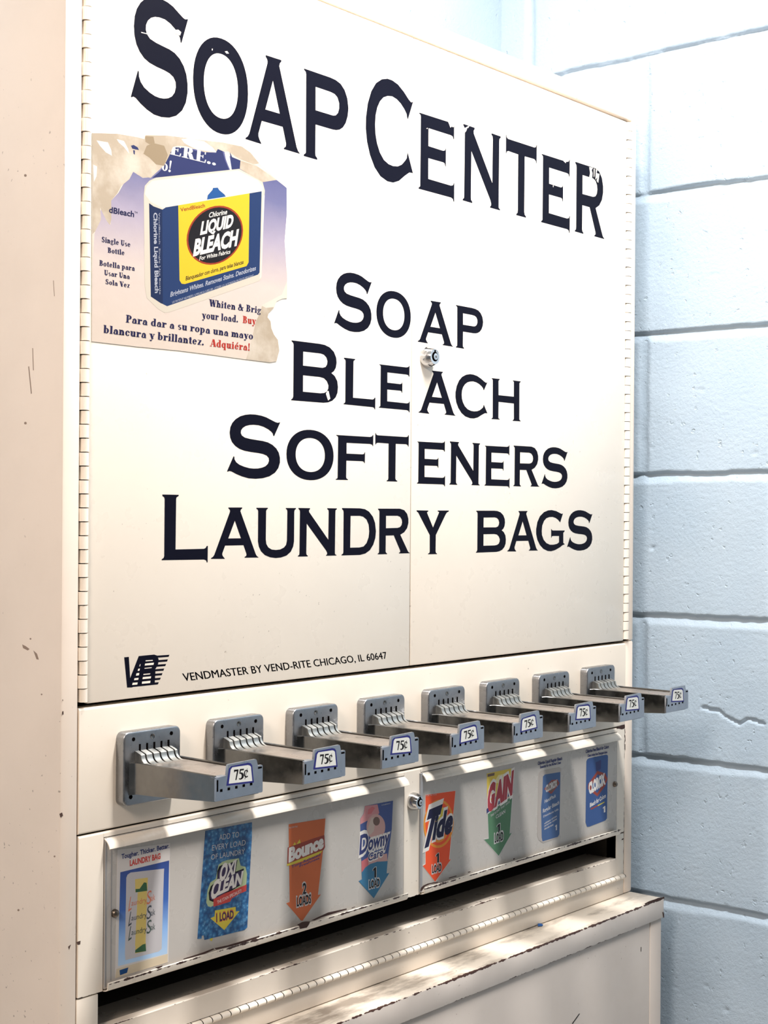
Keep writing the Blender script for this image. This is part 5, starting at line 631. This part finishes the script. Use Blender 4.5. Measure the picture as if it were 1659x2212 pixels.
# =====================================================================  coin slides
PX0, PITCH = .0435, .1137
PT = .0112
def make_slide():
    root = thing('coin_slide', 'x', 'coin slide', 'coin slides on the machine', (PX0, 0, 0))
    b = MB(); bm = bmesh.new(); bmesh.ops.create_cube(bm, size=1)
    for v in bm.verts: v.co = Vector((.0352+v.co.x*.0704, -PT/2+v.co.y*PT, -.0778+v.co.z*.0690))
    vert = [e for e in bm.edges if abs(e.verts[0].co.y-e.verts[1].co.y) > .005]
    bmesh.ops.bevel(bm, geom=vert, offset=.0062, segments=5, profile=.5, affect='EDGES')
    fr = [e for e in bm.edges if all(v.co.y < -PT+1e-5 for v in e.verts)]
    bmesh.ops.bevel(bm, geom=fr, offset=.0016, segments=3, profile=.5, affect='EDGES')
    b.bm(bm, M_plate, True)
    y = -PT-.0001
    for x, z, r in ((.0115, -.0503, .0019), (.0584, -.0497, .0019), (.0085, -.1037, .0021), (.0600, -.1037, .0021)):
        b.lathe((x, -PT+.0002, z), [(r, -.0004), (r*.9, -.0004)], M_void, 14)
    b.lathe((.0348, -PT+.0002, -.0499), [(.0027, -.0004), (.0024, -.0005), (.0020, -.0003)], M_tray, 18)
    pl = b.build('mounting_plate', root)
    # coin cradle: five slots through a stepped, hollowed ridge
    x0, x1 = .0135, .0585
    slots = [.0192+.0089*k for k in range(5)]; sw = .0010
    cuts = [x0]+[v for s_ in slots for v in (s_-sw, s_+sw)]+[x1]
    top = [(-PT+.001, -.0612), (-PT-.0075, -.0640), (-PT-.0085, -.0648)]
    hol = arc((-PT-.0085, -.0648), (-PT-.0088, -.0722), (-PT-.0185, -.0730), 6)[1:]
    prof = top+hol+[(-PT-.0185, -.0760), (-PT+.001, -.0760)]
    b = MB()
    for k in range(0, len(cuts)-1, 2): b.extrude_x(prof, cuts[k], cuts[k+1], M_cradle, True)
    for s_ in slots:
        pz = [(yy+.0022, zz-.0004) for yy, zz in prof]
        b.extrude_x(pz, s_-sw, s_+sw, M_void); b.box(s_-sw, s_+sw, -PT-.0003, -PT+.002, -.0640, -.0556, M_void)
    b.build('coin_cradle', root)
    # tray: side walls, floor and the flared root
    b = MB(); L = -.1222
    secs = [(-PT+.001, .0058, .0668, -.0716, -.1022), (-PT-.0015, .0068, .0664, -.0714, -.1018), (-PT-.004, .0086, .0656, -.0712, -.1012), (-PT-.008, .0098, .0652, -.0711, -.1006), (-.040, .0100, .0650, -.0711, -.0998), (L, .0100, .0650, -.0711, -.0942)]
    n = 6
    def shell(xa, xb, flip):
        vs = []; fs = []
        for (yy, a, c, z1, z0) in secs:
            X0 = a if xa == 'l' else c-.0022; X1 = a+.0022 if xa == 'l' else c
            vs += [(X0, yy, z0), (X0, yy, z1-.0007), (X0+.0007, yy, z1), (X1-.0007, yy, z1), (X1, yy, z1-.0007), (X1, yy, z0)]
        for k in range(len(secs)-1):
            for i in range(n): j = (i+1) % n; fs.append((k*n+i, k*n+j, (k+1)*n+j, (k+1)*n+i))
        fs += [tuple(range(n)), tuple(range((len(secs)-1)*n+n-1, (len(secs)-1)*n-1, -1))]
        b.add(vs, fs, M_tray, True)
    shell('l', 0, 0); shell('r', 0, 0)
    b.add([(.0115, -PT, -.101), (.0640, -PT, -.101), (.0640, L, -.0942), (.0115, L, -.0942)], [(0, 1, 2, 3)], M_tray)
    b.build('slide_tray', root)
    b = MB(); b.box(.0126, .0606, -.1215, -PT-.006, -.0775, -.0728, M_bar, .0006)
    b.box(.0610, .0630, -.1215, -PT-.002, -.080, -.0745, M_void); b.build('slide_bar', root)
    # price plate with its raised tab
    pp = [(.0100, -.0936), (.0100, -.0742), (.0106, -.0730), (.0225, -.0722), (.0232, -.0718), (.0240, -.0640), (.0248, -.0626), (.0590, -.0620), (.0602, -.0628), (.0620, -.0682), (.0672, -.0682), (.0680, -.0690), (.0683, -.0922), (.0674, -.0932)]
    b = MB(); b.poly([pp], -.1244, M_pplate, .0024)
    for k in range(5): b.box(.0148+.0093*k, .0176+.0093*k, -.1246, -.1243, -.0858+.0002*k, -.0834+.0002*k, M_void)
    b.box(.0108, .0124, -.1246, -.1243, -.0850, -.0748, M_void); b.box(.0622, .0668, -.1247, -.1243, -.0712, -.0696, M_void)
    b.box(.0100, .0235, -.1238, -.1170, -.0738, -.0722, M_pplate, .0005)
    b.build('price_plate', root)
    return root
def price_label(parent, rot, dx, dz, keep=1.0):
    b = MB(); put_art(b, 'price', -.12448, .000006)
    o = b.build('price_label', parent)
    c = Vector((.0400, 0, -.0738))
    o.data.transform(Matrix.Translation(c+Vector((dx, 0, dz))) @ Matrix.Rotation(rot, 4, 'Y') @ Matrix.Diagonal((1, 1, keep, 1)) @ Matrix.Translation(-c))
    return o
slide0 = make_slide(); kids = list(slide0.children)
SL = ['coin slide nearest the lettered logo, first from the left end, above the laundry bag card',
      'chrome coin slide second from the left end, above the blue bubbles card',
      'chrome coin slide third from the left end, above the plain orange arrow card',
      'chrome coin slide fourth from the left end, left of the lower lock',
      'coin slide with torn tilted price sticker, fifth from the left end',
      'chrome coin slide third from the right end, above the green arrow card',
      'chrome coin slide second from the right end, in front of the right frame',
      'chrome coin slide at the far right end, sticking out against the blue wall']
TW = [(0, 0, 0, 1), (0, 0, 0, 1), (R(.5), .0003, 0, 1), (R(-5), .0004, -.0012, .94), (R(-5), -.0002, -.0012, .92), (R(1), 0, 0, 1), (0, -.0003, 0, 1), (R(1.5), .0003, 0, .98)]
for k in range(8):
    if k == 0: r_ = slide0
    else:
        r_ = slide0.copy(); COL.objects.link(r_)
        for c_ in kids: q = c_.copy(); COL.objects.link(q); q.parent = r_
    r_.location = (PX0+PITCH*k, 0, 0); r_['label'] = SL[k]
    pp_ = [c_ for c_ in r_.children if c_.name.startswith('price_plate')][0]
    price_label(pp_, *TW[k])

# =====================================================================  poster and product cards
b = MB(); put_art(b, 'poster', -.0006, .000004, .0005)
tag(b.build('bleach_poster'), 'torn liquid bleach poster stuck on the upper left door', 'poster')
CARDS = [('laundry_bag', 'white laundry bag card with blue border, beside the left rivet'),
         ('oxi', 'blue bubbles stain remover card with yellow 1 LOAD arrow'),
         ('bounce', 'orange arrow card reading 2 LOADS'),
         ('downy', 'blue and pink fabric softener arrow card left of the lower lock'),
         ('tide', 'bright red orange arrow card with bullseye rings'),
         ('gain', 'green arrow card with red lettering and yellow top'),
         ('bleach_regular', 'blue bleach card with grey border, left of the last card'),
         ('bleach_colors', 'blue bleach card with red diamond, beside the right rivet')]
for key, lab in CARDS:
    b = MB(); put_art(b, key, -.00062, .000005, .0002)
    tag(b.build('product_card'), lab, 'product card', 'product cards in the lower windows')

# a scrap of blue paper caught behind the shelf
b = MB()
pts = [(.7385, -.0030, -.3683), (.7440, -.0058, -.3686), (.7490, -.0040, -.3684), (.7475, -.0012, -.3668), (.7418, -.0005, -.3662)]
b.add(pts+[(x, y, z+.0004) for x, y, z in pts], [(4, 3, 2, 1, 0), (5, 6, 7, 8, 9)]+[(i, (i+1) % 5, 5+(i+1) % 5, 5+i) for i in range(5)], 'cap_blue')
tag(b.build('paper_scrap'), 'tiny blue paper scrap lying on the shelf against the cabinet', 'paper scrap')
